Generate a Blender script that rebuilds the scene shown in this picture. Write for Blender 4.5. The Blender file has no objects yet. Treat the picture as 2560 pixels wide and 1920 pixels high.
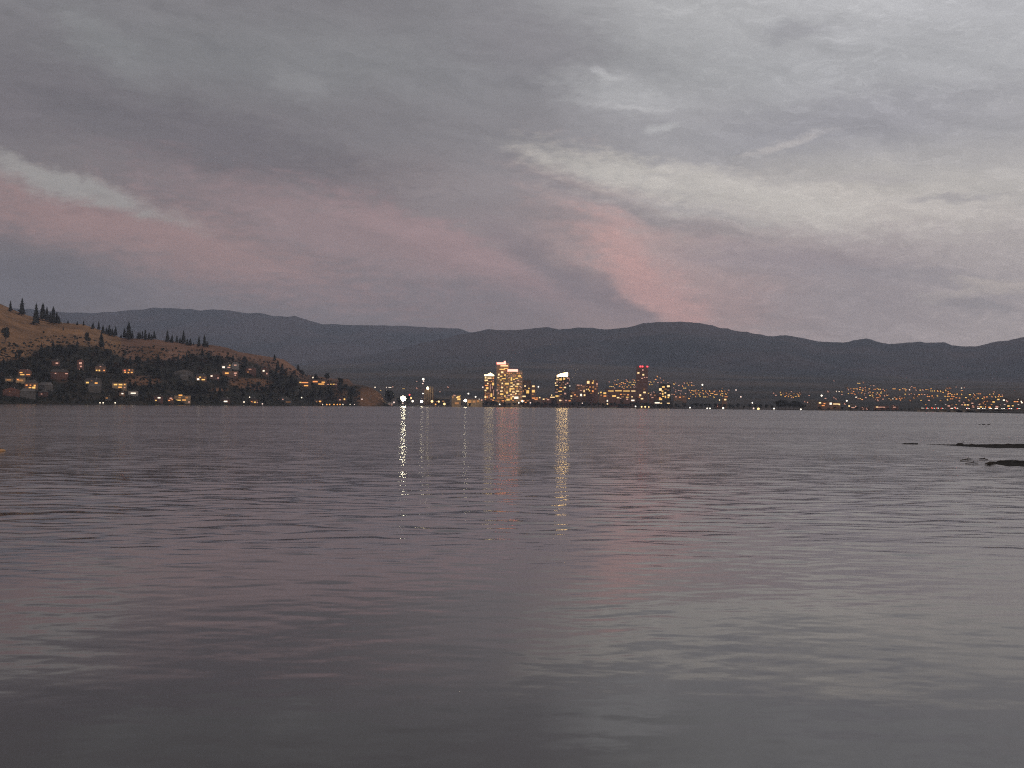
import bpy, math, random
import numpy as np
from mathutils import Vector, Matrix

random.seed(7); RNG = np.random.default_rng(11)
scene = bpy.context.scene
COL = scene.collection

# ------------------------------------------------------------------ camera geometry
# photograph measured in its own 2560 x 1920 pixels; F = focal length in those pixels
F, CAMH, HZ0, SLOPE = 3517.0, 3.6, 1014.0, 0.0087
PITCH = math.atan((HZ0 - 960) / F); ROLL = SLOPE
FW = Vector((0, math.cos(PITCH), math.sin(PITCH)))
R0 = Vector((1, 0, 0)); U0 = Vector((0, -math.sin(PITCH), math.cos(PITCH)))
RT = R0 * math.cos(ROLL) + U0 * math.sin(ROLL)
UP = -R0 * math.sin(ROLL) + U0 * math.cos(ROLL)
CAMP = Vector((0, 0, CAMH))

def ray(x, y):
    return FW + RT * ((x - 1280) / F) - UP * ((y - 960) / F)
def at(x, y, D):
    d = ray(x, y); return CAMP + d * (D / d.y)
def hz(x): return HZ0 + SLOPE * (x - 1280)
def xpar(X, Y): return 1280 + F * X / Y

cam_d = bpy.data.cameras.new('camera'); cam = bpy.data.objects.new('camera', cam_d); COL.objects.link(cam)
M = Matrix(((RT.x, UP.x, -FW.x, 0), (RT.y, UP.y, -FW.y, 0), (RT.z, UP.z, -FW.z, CAMH), (0, 0, 0, 1)))
cam.matrix_world = M
cam_d.sensor_fit = 'HORIZONTAL'; cam_d.sensor_width = 36; cam_d.lens = 36 * F / 2560
cam_d.clip_start = 0.1; cam_d.clip_end = 80000
scene.camera = cam

# ------------------------------------------------------------------ helpers
def lin(c):
    return tuple(((v / 255) / 12.92 if v / 255 <= .04045 else ((v / 255 + .055) / 1.055) ** 2.4) for v in c)

def tag(o, label=None, cat=None, group=None, kind=None):
    if label: o['label'] = label
    if cat: o['category'] = cat
    if group: o['group'] = group
    if kind: o['kind'] = kind
    return o

def empty(name, loc, rz=0, **k):
    o = bpy.data.objects.new(name, None); COL.objects.link(o)
    o.location = loc; o.rotation_euler = (0, 0, rz); o.empty_display_size = 1
    return tag(o, **k)

def ordinal(n):
    return '%d%s' % (n, 'th' if 10 <= n % 100 <= 20 else {1: 'st', 2: 'nd', 3: 'rd'}.get(n % 10, 'th'))

class MB:
    def __init__(s): s.v, s.f, s.m = [], [], []
    def quad(s, a, b, c, d, mi=0):
        n = len(s.v); s.v += [a, b, c, d]; s.f.append((n, n + 1, n + 2, n + 3)); s.m.append(mi)
    def tri(s, a, b, c, mi=0):
        n = len(s.v); s.v += [a, b, c]; s.f.append((n, n + 1, n + 2)); s.m.append(mi)
    def box(s, x0, x1, y0, y1, z0, z1, mi=0):
        n = len(s.v)
        s.v += [(x0, y0, z0), (x1, y0, z0), (x1, y1, z0), (x0, y1, z0), (x0, y0, z1), (x1, y0, z1), (x1, y1, z1), (x0, y1, z1)]
        for q in ((0, 3, 2, 1), (4, 5, 6, 7), (0, 1, 5, 4), (1, 2, 6, 5), (2, 3, 7, 6), (3, 0, 4, 7)):
            s.f.append(tuple(n + i for i in q)); s.m.append(mi)
    def prism(s, prof, y0, y1, mi=0):      # closed (x, z) outline drawn counter-clockwise seen from -y
        n = len(s.v); k = len(prof)
        s.v += [(x, y0, z) for x, z in prof] + [(x, y1, z) for x, z in prof]
        s.f.append(tuple(range(n, n + k))); s.m.append(mi)
        s.f.append(tuple(range(n + 2 * k - 1, n + k - 1, -1))); s.m.append(mi)
        for i in range(k):
            j = (i + 1) % k; s.f.append((n + i, n + k + i, n + k + j, n + j)); s.m.append(mi)
    def tube(s, p0, p1, r0, r1, k=8, mi=0):
        p0, p1 = Vector(p0), Vector(p1); d = (p1 - p0).normalized()
        a = d.orthogonal().normalized(); b = d.cross(a); n = len(s.v)
        for p, r in ((p0, r0), (p1, r1)):
            for i in range(k):
                t = 2 * math.pi * i / k; s.v.append(tuple(p + a * (r * math.cos(t)) + b * (r * math.sin(t))))
        for i in range(k):
            j = (i + 1) % k; s.f.append((n + i, n + j, n + k + j, n + k + i)); s.m.append(mi)
        s.f.append(tuple(range(n + k - 1, n - 1, -1))); s.m.append(mi)
        s.f.append(tuple(range(n + k, n + 2 * k))); s.m.append(mi)
    def ball(s, c, rx, ry, rz, nu=10, nv=7, mi=0, jit=0):
        n = len(s.v); rnd = random.random
        s.v.append((c[0], c[1], c[2] - rz))
        for j in range(1, nv):
            ph = -math.pi / 2 + math.pi * j / nv
            for i in range(nu):
                t = 2 * math.pi * i / nu; q = 1 + jit * (rnd() - .5) * 2
                s.v.append((c[0] + rx * q * math.cos(ph) * math.cos(t), c[1] + ry * q * math.cos(ph) * math.sin(t), c[2] + rz * q * math.sin(ph)))
        s.v.append((c[0], c[1], c[2] + rz)); top = len(s.v) - 1
        for i in range(nu):
            j = (i + 1) % nu
            s.f.append((n, n + 1 + j, n + 1 + i)); s.m.append(mi)
            s.f.append((top, top - nu + i, top - nu + j)); s.m.append(mi)
            for r in range(nv - 2):
                b = n + 1 + r * nu; s.f.append((b + i, b + j, b + nu + j, b + nu + i)); s.m.append(mi)
    def data(s, name, mats, smooth=False):
        me = bpy.data.meshes.new(name); me.from_pydata([tuple(v) for v in s.v], [], s.f)
        for m in (mats if isinstance(mats, (list, tuple)) else [mats]): me.materials.append(m)
        me.polygons.foreach_set('material_index', s.m)
        if smooth: me.polygons.foreach_set('use_smooth', [True] * len(s.f))
        me.update(); return me
    def build(s, name, mats, parent=None, smooth=False):
        return link(name, s.data(name, mats, smooth), parent)

def link(name, me, parent=None):
    o = bpy.data.objects.new(name, me); COL.objects.link(o)
    if parent: o.parent = parent
    return o

def grid_mesh(name, P, mat, smooth=True, color=None):
    """P: (rows, cols, 3) array -> one sheet"""
    r, c = P.shape[:2]
    me = bpy.data.meshes.new(name)
    idx = np.arange(r * c).reshape(r, c)
    q = np.stack([idx[:-1, :-1], idx[:-1, 1:], idx[1:, 1:], idx[1:, :-1]], -1).reshape(-1, 4)
    me.vertices.add(r * c); me.vertices.foreach_set('co', P.reshape(-1).astype(np.float32))
    me.loops.add(q.size); me.loops.foreach_set('vertex_index', q.reshape(-1).astype(np.int32))
    me.polygons.add(len(q)); me.polygons.foreach_set('loop_start', np.arange(0, q.size, 4, dtype=np.int32))
    me.polygons.foreach_set('loop_total', np.full(len(q), 4, np.int32))
    me.update(calc_edges=True)
    me.polygons.foreach_set('use_smooth', np.full(len(q), smooth))
    if color is not None:
        at_ = me.color_attributes.new('cover', 'FLOAT_COLOR', 'POINT')
        at_.data.foreach_set('color', np.concatenate([color.reshape(-1, 3), np.ones((r * c, 1))], 1).reshape(-1).astype(np.float32))
    me.materials.append(mat); me.update()
    return link(name, me)

TAB = RNG.random((256, 256))
def vnoise(x, y):
    xi, yi = np.floor(x).astype(int), np.floor(y).astype(int); fx, fy = x - xi, y - yi
    fx = fx * fx * (3 - 2 * fx); fy = fy * fy * (3 - 2 * fy)
    g = lambda a, b: TAB[a & 255, b & 255]
    return (g(xi, yi) * (1 - fx) + g(xi + 1, yi) * fx) * (1 - fy) + (g(xi, yi + 1) * (1 - fx) + g(xi + 1, yi + 1) * fx) * fy
def fbm(x, y, o=5):
    s = 0; a = .5
    for i in range(o):
        s = s + a * (vnoise(x * 2 ** i + 17.3 * i, y * 2 ** i + 5.1 * i) * 2 - 1); a *= .5
    return s
def sstep(a, b, x):
    t = np.clip((x - a) / (b - a), 0, 1); return t * t * (3 - 2 * t)

# ------------------------------------------------------------------ node helper
class NT:
    def __init__(s, tree): s.t = tree; s.n = tree.nodes; s.l = tree.links
    def node(s, typ, **k):
        n = s.n.new(typ)
        for a, b in k.items(): setattr(n, a, b)
        return n
    def put(s, sock, v):
        if isinstance(v, bpy.types.NodeSocket): s.l.new(v, sock)
        else: sock.default_value = v
    def m(s, op, *a, clamp=False):
        n = s.node('ShaderNodeMath', operation=op, use_clamp=clamp)
        for i, v in enumerate(a): s.put(n.inputs[i], v)
        return n.outputs[0]
    def vm(s, op, *a):
        n = s.node('ShaderNodeVectorMath', operation=op)
        for i, v in enumerate(a): s.put(n.inputs[i], v)
        return n.outputs[0]
    def scale(s, v, k):
        n = s.node('ShaderNodeVectorMath', operation='SCALE'); s.put(n.inputs[0], v); s.put(n.inputs['Scale'], k); return n.outputs[0]
    def xyz(s, x, y, z):
        n = s.node('ShaderNodeCombineXYZ')
        for i, v in enumerate((x, y, z)): s.put(n.inputs[i], v)
        return n.outputs[0]
    def noise(s, vec, scale, detail=4, rough=.5, dist=0):
        n = s.node('ShaderNodeTexNoise'); s.put(n.inputs['Vector'], vec)
        n.inputs['Scale'].default_value = scale; n.inputs['Detail'].default_value = detail
        n.inputs['Roughness'].default_value = rough; n.inputs['Distortion'].default_value = dist
        return n
    def mix(s, f, a, b):
        n = s.node('ShaderNodeMix', data_type='RGBA'); s.put(n.inputs[0], f)
        for i, v in ((6, a), (7, b)):
            if isinstance(v, bpy.types.NodeSocket): s.l.new(v, n.inputs[i])
            else: n.inputs[i].default_value = (*v[:3], 1)
        return n.outputs[2]
    def sm(s, a, b, v):
        n = s.node('ShaderNodeMapRange', interpolation_type='SMOOTHSTEP'); s.put(n.inputs[0], v)
        n.inputs[1].default_value = a; n.inputs[2].default_value = b
        return n.outputs[0]
    def ramp(s, f, stops, interp='EASE'):
        n = s.node('ShaderNodeValToRGB'); cr = n.color_ramp; cr.interpolation = interp
        while len(cr.elements) < len(stops): cr.elements.new(.5)
        for e, (p, c) in zip(cr.elements, stops): e.position = p; e.color = (*c[:3], 1)
        s.put(n.inputs[0], f); return n.outputs[0]

MATS = {}
def mat(name, c0, c1=None, rough=.85, scale=.4, detail=4, metallic=0, spec=.3):
    """matt surface whose own colour varies between c0 and c1 with procedural noise"""
    if name in MATS: return MATS[name]
    m = bpy.data.materials.new(name); m.use_nodes = True; T = NT(m.node_tree)
    b = m.node_tree.nodes['Principled BSDF']
    c1 = c1 or tuple(v * .7 for v in c0)
    tc = T.node('ShaderNodeTexCoord')
    n = T.noise(tc.outputs['Object'], scale, detail, .6)
    T.l.new(T.mix(T.sm(.35, .65, n.outputs[0]), c0, c1), b.inputs['Base Color'])
    b.inputs['Roughness'].default_value = rough; b.inputs['Metallic'].default_value = metallic
    b.inputs['Specular IOR Level'].default_value = spec
    MATS[name] = m; return m
def glow(name, c, strength, sample=False):
    if name in MATS: return MATS[name]
    m = bpy.data.materials.new(name); m.use_nodes = True; T = NT(m.node_tree)
    b = m.node_tree.nodes['Principled BSDF']
    b.inputs['Base Color'].default_value = (*[v * .5 for v in c], 1); b.inputs['Roughness'].default_value = .4
    tc = T.node('ShaderNodeTexCoord'); n = T.noise(tc.outputs['Object'], 1.3, 2)
    b.inputs['Emission Color'].default_value = (*c, 1)
    T.l.new(T.m('MULTIPLY', T.m('ADD', n.outputs[0], .5), strength), b.inputs['Emission Strength'])
    m.cycles.emission_sampling = 'FRONT' if sample else 'NONE'
    MATS[name] = m; return m

WIN = {
    'y': glow('window_yellow', (1, .60, .17), 1.0), 'w': glow('window_warm_white', (1, .70, .34), 1.25),
    'o': glow('window_orange', (1, .36, .11), 1.05), 'p': glow('window_pale', (.95, .50, .38), .55),
    'c': glow('window_cool_white', (1, .84, .66), 1.5), 'd': glow('window_dim_amber', (.8, .36, .12), .34),
    'a': glow('window_amber', (1, .46, .12), 1.1), 'r': glow('window_red', (1, .16, .08), 1.6),
}

# ------------------------------------------------------------------ terrain tables
DS_X = [-900, 0, 300, 600, 800, 960, 1280, 1480, 1700, 1850, 2230, 2560, 3300]
DS_Y = [1800, 1880, 1980, 2250, 2600, 2850, 3150, 3150, 2950, 2650, 2150, 1400, 1200]
def DS(x): return np.interp(x, DS_X, DS_Y)
RG_X = [-900, -350, -150, 0, 40, 68, 107, 148, 205, 252, 300, 376, 418, 469, 528, 570, 595, 620, 663, 708, 737, 754, 781, 835, 871, 882, 907, 934, 954, 962, 985]
RG_Y = [640, 690, 735, 762, 779, 790, 798, 807, 812, 828, 844, 848, 853, 860, 864, 871, 881, 885, 892, 901, 921, 937, 940, 948, 948, 961, 965, 972, 988, 1004, 1013]
HW_X = [-900, 0, 300, 600, 800, 900, 962, 985]
HW_Y = [900, 760, 680, 430, 260, 150, 70, 40]
def hill_z(x, D):
    ds = DS(x); w = np.interp(x, HW_X, HW_Y); dr = ds + w
    t = (D - ds) / w
    zr = (hz(x) - np.interp(x, RG_X, RG_Y)) * dr / F + CAMH
    up = np.where(t < 0, t * .3, np.where(t < 1, t * (1 - .22 * t) / .78, 1 - .75 * (t - 1) - .25 * (t - 1) ** 2))
    X = (x - 1280) / F * D
    n = fbm(X / 90, D / 90) * 9 * np.clip(t * 3, 0, 1) * np.clip(1.25 - t, .25, 1) * np.clip((985 - x) / 250, .15, 1)
    z = zr * up + n + 1.2 * sstep(0, .03, t)
    return np.where(x > 990, -5, z)
def ground_z(x, D):
    s = D - DS(x)
    r = np.clip(s, 0, None) / (5000 - DS(x))
    X = (x - 1280) / F * D
    n = fbm(X / 350, D / 350, 4) * 10 * np.clip(r, 0, 1)
    return np.where(s < 0, s * .08, 1.4 * sstep(0, 12, s) + 84 * r ** 1.12 + n)
def terr(x, D): return np.maximum(hill_z(x, D), ground_z(x, D))
def place(px, py):
    """where the line of sight through a photo pixel meets the land"""
    d = ray(px, py); D = np.concatenate([np.linspace(1100, 4000, 6000), np.linspace(4001, 9000, 3000)])
    X = d.x / d.y * D; Z = CAMH + d.z / d.y * D; xp = 1280 + F * X / D
    z = terr(xp, D); hit = np.nonzero((z >= Z) & (D > DS(xp) + 4))[0]
    i = hit[0] if len(hit) else int(np.argmin(np.abs(D - 5200)))
    return Vector((X[i], D[i], z[i]))
def shore(px, off):
    """a spot on the land, off metres behind the waterline, in the direction of photo column px"""
    D = float(DS(px)) + off; X = (px - 1280) / F * D
    return Vector((X, D, float(terr(px, D))))
def zpx(x, y, D): return at(x, y, D).z
def face(p): return -math.atan2(p[0], p[1])

# ------------------------------------------------------------------ ground materials
def mat_cover():
    m = bpy.data.materials.new('dry_hillside'); m.use_nodes = True; T = NT(m.node_tree); b = m.node_tree.nodes['Principled BSDF']
    at_ = T.node('ShaderNodeAttribute', attribute_name='cover'); tc = T.node('ShaderNodeTexCoord')
    n1 = T.noise(tc.outputs['Object'], .035, 6, .65); n2 = T.noise(tc.outputs['Object'], .25, 4, .6)
    tr = T.noise(T.vm('MULTIPLY', tc.outputs['Object'], (.4, 1, 2.2)), .05, 5, .7)
    base = T.mix(T.m('MULTIPLY', T.sm(.50, .72, tr.outputs[0]), .7), at_.outputs['Color'], (.085, .058, .034))
    dark = T.mix(T.m('MULTIPLY', T.sm(.56, .70, n2.outputs[0]), .75), base, (.045, .038, .025))
    c = T.mix(T.m('MULTIPLY', T.sm(.45, .7, n1.outputs[0]), .3), dark, (.085, .052, .034))
    T.l.new(c, b.inputs['Base Color']); b.inputs['Roughness'].default_value = .95; b.inputs['Specular IOR Level'].default_value = .1
    return m
def mat_forest(name, a, b_, c):
    m = bpy.data.materials.new(name); m.use_nodes = True; T = NT(m.node_tree); b = m.node_tree.nodes['Principled BSDF']
    tc = T.node('ShaderNodeTexCoord')
    n1 = T.noise(tc.outputs['Object'], .0011, 6, .62); n2 = T.noise(tc.outputs['Object'], .012, 5, .65)
    k = T.mix(T.sm(.38, .62, n1.outputs[0]), a, b_)
    k = T.mix(T.m('MULTIPLY', T.sm(.52, .7, n2.outputs[0]), .6), k, c)
    T.l.new(k, b.inputs['Base Color']); b.inputs['Roughness'].default_value = .95; b.inputs['Specular IOR Level'].default_value = .1
    bp = T.node('ShaderNodeBump'); bp.inputs['Strength'].default_value = .6; bp.inputs['Distance'].default_value = 25
    T.l.new(n2.outputs[0], bp.inputs['Height']); T.l.new(bp.outputs[0], b.inputs['Normal'])
    return m

# ------------------------------------------------------------------ mountains
def mountains(name, sky, base, ridge, zbase, m, seed, x0=-700, x1=3300):
    xs = np.arange(x0, x1, 5.0); ts = np.concatenate([np.linspace(0, 1, 46), np.linspace(1.04, 2.0, 14)])
    X, Tt = np.meshgrid(xs, ts)
    sy = np.interp(X, [p[0] for p in sky], [p[1] for p in sky])
    dr = ridge + 500 * fbm(X / 420 + seed, X * 0 + 3.3, 3); D = base + (dr - base) * Tt
    zr = (hz(X) - sy) * dr / F + CAMH + 11 * fbm(X / 24 + seed, X * 0 + .7, 5)
    Wx = (X - 1280) / F * D
    spur = fbm(Wx / 900 + seed, D / 1500, 5)
    prof = np.where(Tt < 1, Tt ** 1.1 + .26 * spur * np.sin(np.clip(Tt, 0, 1) * math.pi), 1 - .7 * (Tt - 1))
    Z = np.maximum(zbase + (zr - zbase) * prof, -1.5)
    return tag(grid_mesh(name, np.stack([Wx, D, Z], -1), m), kind='structure')

SKY_A = [(-700, 745), (-200, 765), (66, 772), (150, 781), (231, 783), (324, 775), (393, 769), (440, 770.6), (492, 775), (550, 774), (613, 782), (660, 784),
         (683, 790), (735, 790), (770, 801), (799, 810), (856, 811), (926, 813), (1007, 814), (1059, 817), (1146, 821.5), (1169, 828.5), (1300, 850), (1700, 900), (3300, 930)]
SKY_B = [(-700, 930), (700, 915), (900, 890), (1000, 872), (1076, 852), (1134, 839), (1175, 832), (1221, 824), (1280, 824), (1315, 823), (1367, 817.5), (1396, 823), (1465, 817.5),
         (1523, 823), (1569, 817), (1610, 809), (1650, 804), (1691, 803), (1726, 805), (1778, 814), (1836, 826), (1882, 834), (1922, 840.6), (1963, 836.6),
         (1992, 842), (2027, 850.5), (2061, 855), (2119, 855), (2148, 847.6), (2165, 846), (2189, 853), (2223, 860), (2264, 856), (2299, 855), (2362, 856),
         (2380, 863), (2432, 866.7), (2472, 859), (2518, 851.6), (2553, 843), (2700, 812), (3300, 790)]
mf = mat_forest('forested_slope', (.030, .042, .050), (.085, .070, .072), (.014, .019, .025))
mountains('far_mountains', SKY_A, 10800, 14200, 150, mf, 2.2)
mountains('mountains', SKY_B, 6600, 9900, 95, mf, 9.1)

# ------------------------------------------------------------------ valley floor and the near hill
xs = np.arange(-1000, 3400, 14.0)
ss = np.concatenate([[-25, -6, 0, 4, 8, 14, 25], np.geomspace(40, 6200, 70)])
X, S = np.meshgrid(xs, ss); D = DS(X) + S
g = grid_mesh('ground', np.stack([(X - 1280) / F * D, D, ground_z(X, D)], -1),
              mat_forest('valley_floor', (.045, .047, .046), (.12, .095, .08), (.026, .030, .030)))
tag(g, kind='structure')

xs = np.arange(-560, 988, 4.0); ts = np.concatenate([[-.06, -.02, 0], np.linspace(.008, 1.0, 100), np.linspace(1.03, 2.0, 24)])
X, Tt = np.meshgrid(xs, ts); D = DS(X) + np.interp(X, HW_X, HW_Y) * Tt
Z = hill_z(X, D); Z = np.where(Tt > 1.97, -1.5, Z)
PX = (X - 1280) / F * D
PY = hz(X) - (Z - CAMH) / D * F                        # row of the photo each bit of hillside is seen at
n_ = fbm(PX / 60, D / 60, 4)
top = np.interp(X, [-500, 0, 90, 150, 250, 330, 420, 500, 600, 700, 800, 880], [930, 905, 878, 862, 868, 898, 902, 880, 905, 925, 950, 965]) + 14 * n_
woods = sstep(-5, 9, PY - top)
def patch(cx, cy, rx, ry): return 1 - sstep(.55, 1.05, np.sqrt(((X - cx) / rx) ** 2 + ((PY - cy) / ry) ** 2) + .35 * n_)
ochre = np.clip(patch(375, 884, 52, 20) + patch(600, 958, 34, 15) + patch(548, 974, 30, 7) + patch(640, 960, 44, 17) + patch(352, 952, 48, 13)
                + patch(925, 995, 45, 30) * 1.0 + patch(850, 985, 22, 24) * .6 + patch(160, 948, 26, 10) * .4, 0, 1)
grassc = np.array([.31, .165, .082]); woodc = np.array([.026, .025, .017]); redc = np.array([.25, .13, .082])
base = np.where((X > 300)[..., None], redc, grassc)
tone = (1 + .55 * n_ + .35 * fbm(PX / 14, D / 22 + 4, 3))[..., None]
cov = base * tone * (1 - woods[..., None]) + woodc * woods[..., None]
cov = cov * (1 - ochre[..., None]) + np.array([.22, .105, .052]) * tone * ochre[..., None]
h = grid_mesh('hillside', np.stack([PX, D, Z], -1), mat_cover(), color=np.clip(cov, 0, 1))
tag(h, kind='structure')

# ------------------------------------------------------------------ water
cw = np.concatenate([np.linspace(-7000, -200, 16), np.arange(-150, 2712, 4.0), np.linspace(2760, 9600, 16)])
q = np.concatenate([np.linspace(6000, 1150, 14), np.arange(1080, 60, -1.05), np.arange(60, 2.0, -.55)])
dist = F * CAMH / q
A, Dw = np.meshgrid((cw - 1280) / F, dist); Xw = A * Dw; Zw = np.zeros_like(Xw)
step = np.gradient(dist)[:, None]; stepx = (4.0 / F * dist)[:, None]
NC = 64; rw = np.random.default_rng(5)
for i in range(NC):
    lam = .35 * (3.6 / .35) ** (i / (NC - 1)) * rw.uniform(.9, 1.1)
    th = rw.normal(0, .62) + (.16 if i % 2 else -.20)
    k = 2 * math.pi / lam; kx, ky = k * math.sin(th), k * math.cos(th)
    slope = .0064 * (1.3 if .9 < lam < 2.6 else .75)
    fade = np.clip((lam * abs(math.cos(th)) / np.maximum(step, 1e-3) - 2.0) / 2.5, 0, 1)
    env = (.1 + 1.7 * vnoise(Xw / (lam * 2.6) + i * 3.7, Dw / (lam * 2.6) + i * 1.3)) * (.16 + .84 * sstep(16, 54, Dw)) * (1 if lam < 1.1 else .22 + .78 * sstep(20, 60, Dw))
    ph = kx * Xw + ky * Dw + rw.uniform(0, 6.28) + 1.3 * vnoise(Xw / (lam * 3.1) + i, Dw / (lam * 3.1))
    sgn = np.sin(ph); Zw += fade * env * slope / k * (sgn + .22 * np.cos(2 * ph))
def mat_water():
    m = bpy.data.materials.new('lake_water'); m.use_nodes = True; T = NT(m.node_tree); b = m.node_tree.nodes['Principled BSDF']
    b.inputs['Base Color'].default_value = (.030, .0195, .0175, 1); b.inputs['IOR'].default_value = 1.42
    b.inputs['Specular IOR Level'].default_value = .5
    tc = T.node('ShaderNodeTexCoord'); geo = T.node('ShaderNodeNewGeometry')
    p = T.vm('MULTIPLY', tc.outputs['Object'], (.55, 1, 1))
    a = T.noise(p, .9, 2, .5); c = T.noise(p, .16, 2, .5); d = T.noise(T.vm('MULTIPLY', tc.outputs['Object'], (.35, 1, 1)), .022, 4, .55)
    gust = T.sm(.36, .64, d.outputs[0])
    v = T.scale(T.vm('SUBTRACT', a.outputs['Color'], (.5, .5, .5)), .085)
    fr = T.noise(p, 5.0, 3, .6); v = T.vm('ADD', v, T.scale(T.vm('SUBTRACT', fr.outputs['Color'], (.5, .5, .5)), .06))
    v2 = T.scale(T.vm('SUBTRACT', c.outputs['Color'], (.5, .5, .5)), .03)
    # open water carries a fuller chop than the sheltered shallows by the near bank
    sx = T.node('ShaderNodeSeparateXYZ'); T.l.new(tc.outputs['Object'], sx.inputs[0]); chop = T.sm(22, 120, sx.outputs[1])
    v = T.vm('MULTIPLY', T.vm('ADD', T.scale(v, T.m('MULTIPLY', T.m('ADD', T.m('MULTIPLY', gust, .8), .6), T.m('ADD', T.m('MULTIPLY', chop, 2.0), .55))), v2), (.75, 1, 0))
    T.l.new(T.vm('NORMALIZE', T.vm('ADD', geo.outputs['Normal'], v)), b.inputs['Normal'])
    T.l.new(T.m('ADD', T.m('MULTIPLY', chop, .085), T.m('ADD', T.m('MULTIPLY', gust, .03), .055)), b.inputs['Roughness'])
    return m
w = grid_mesh('water', np.stack([Xw, Dw, Zw], -1), mat_water()); tag(w, kind='structure')

# ------------------------------------------------------------------ shared looks
bark = mat('bark', (.05, .035, .025), (.03, .022, .018), scale=2)
needles = mat('pine_needles', (.022, .026, .019), (.010, .013, .010), scale=.5)
leaves = mat('dark_leaves', (.023, .026, .017), (.010, .012, .009), scale=.35)
leaves2 = mat('brown_leaves', (.055, .036, .024), (.025, .019, .013), scale=.35)
M_tan = mat('tan_wall', (.42, .30, .18), (.30, .21, .13), scale=.15)
M_brown = mat('brown_wall', (.24, .14, .095), (.16, .095, .07), scale=.15)
M_dark = mat('dark_brown_wall', (.17, .088, .074), (.13, .068, .058), scale=.12)
M_char = mat('charcoal_wall', (.055, .05, .048), (.035, .033, .032), scale=.2)
M_grey = mat('grey_wall', (.13, .12, .115), (.085, .08, .075), scale=.3)
M_pale = mat('pale_wall', (.40, .36, .32), (.30, .27, .24), scale=.3)
M_red = mat('red_brown_wall', (.17, .085, .065), (.12, .06, .048), scale=.3)
M_roof = mat('dark_roof', (.085, .072, .066), (.055, .048, .045), scale=.5)
M_roofg = mat('grey_roof', (.16, .145, .135), (.11, .10, .095), scale=.5)
M_roofr = mat('rust_roof', (.20, .085, .06), (.14, .06, .045), scale=.5)
M_metal = mat('dark_metal', (.10, .10, .105), (.07, .07, .075), rough=.5, scale=1, metallic=.6)
M_conc = mat('concrete', (.36, .34, .32), (.27, .255, .24), scale=.3)
M_glass = mat('dark_glass', (.03, .034, .04), (.02, .022, .026), rough=.12, spec=.6, scale=.2)

wmb = MB(); wmb.box(-.5, .5, -.12, .12, -.5, .5)
WME = {k: wmb.data('window', v) for k, v in WIN.items()}
wmb2 = MB(); wmb2.box(-.5, .5, -.12, .12, -.5, .5); WME['g'] = wmb2.data('window', M_glass)

def window(parent, x, z, w, hgt, key, y, name='window'):
    o = link(name, WME[key], parent); o.location = (x, y, z); o.scale = (w * .86, 1, hgt * .84); return o

def roof_mesh(kind, hw, d, z, rh, ov=.5):
    b = MB()
    if kind == 'gable':
        b.prism([(-hw - ov, z), (hw + ov, z), (hw + ov, z + .25), (0, z + rh + .25), (-hw - ov, z + .25)], -ov, d + ov)
    elif kind == 'hip':
        n = len(b.v); r = min(hw, d / 2) * .7
        b.v += [(-hw - ov, -ov, z), (hw + ov, -ov, z), (hw + ov, d + ov, z), (-hw - ov, d + ov, z), (-hw + r, d / 2, z + rh), (hw - r, d / 2, z + rh)]
        for f in ((3, 2, 1, 0), (0, 1, 5, 4), (1, 2, 5), (2, 3, 4, 5), (3, 0, 4)): b.f.append(tuple(n + i for i in f)); b.m.append(0)
    elif kind == 'shed':
        b.prism([(-hw - ov, z), (hw + ov, z), (hw + ov, z + rh), (-hw - ov, z + .3)], -ov, d + ov)
    else:
        b.box(-hw - .3, hw + .3, -.3, d + .3, z, z + max(.35, rh))
    return b

def building(name, label, cat, box, depth=10, D=None, wall=M_grey, roof=M_roof, kind='hip', rh=None, wins=(), group=None, storeys=0, body=None):
    """box = (x0, y_eaves, x1, y_base) in photo pixels, on the land; wins = (x, y, w, h, key) in photo pixels"""
    x0, y0, x1, y1 = box; xc = (x0 + x1) / 2
    p = place(xc, y1) if D is None else Vector((0, 0, 0))
    Dd = p.y if D is None else D
    c = at(xc, y1, Dd); gz = float(terr(xpar(c.x, Dd), Dd)); s = Dd / F
    root = empty(name, (c.x, Dd, gz), face(c), label=label, cat=cat, group=group)
    hw = (x1 - x0) / 2 * s; ht = max(zpx(xc, y0, Dd) - gz, 2.2)
    b = MB()
    if body: body(b, hw, depth, ht, s)
    else: b.box(-hw, hw, 0, depth, -3, ht)
    if storeys:
        for i in range(1, storeys):
            z = ht * i / storeys; b.box(-hw - .35, hw + .35, -.45, depth + .35, z - .16, z + .16)
    b.build('wall', wall, root)
    if kind: roof_mesh(kind, hw, depth, ht, rh if rh is not None else min(hw, depth) * .45).build('roof', roof, root)
    for wdw in wins:
        x, y, w_, h_, k = wdw[:5]
        window(root, (x - xc) * s, zpx(x, y, Dd) - gz, w_ * s, h_ * s, k, -.2 if not storeys else -.5)
    return root, s, hw, ht, Dd, gz

# ------------------------------------------------------------------ towers
def conv(L, ox, oy, k): return [(ox + a * k, oy + b * k, c * k, d * k, e) for a, b, c, d, e in L]

crown_y = glow('crown_light', (1, .80, .42), 5, True); crown_w = glow('crown_white_light', (1, .64, .26), 14, True)
roof_red_l = glow('red_roof_light', (1, .21, .16), 4.6, True); beacon = glow('red_beacon', (1, .045, .06), 4.5, True)

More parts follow.
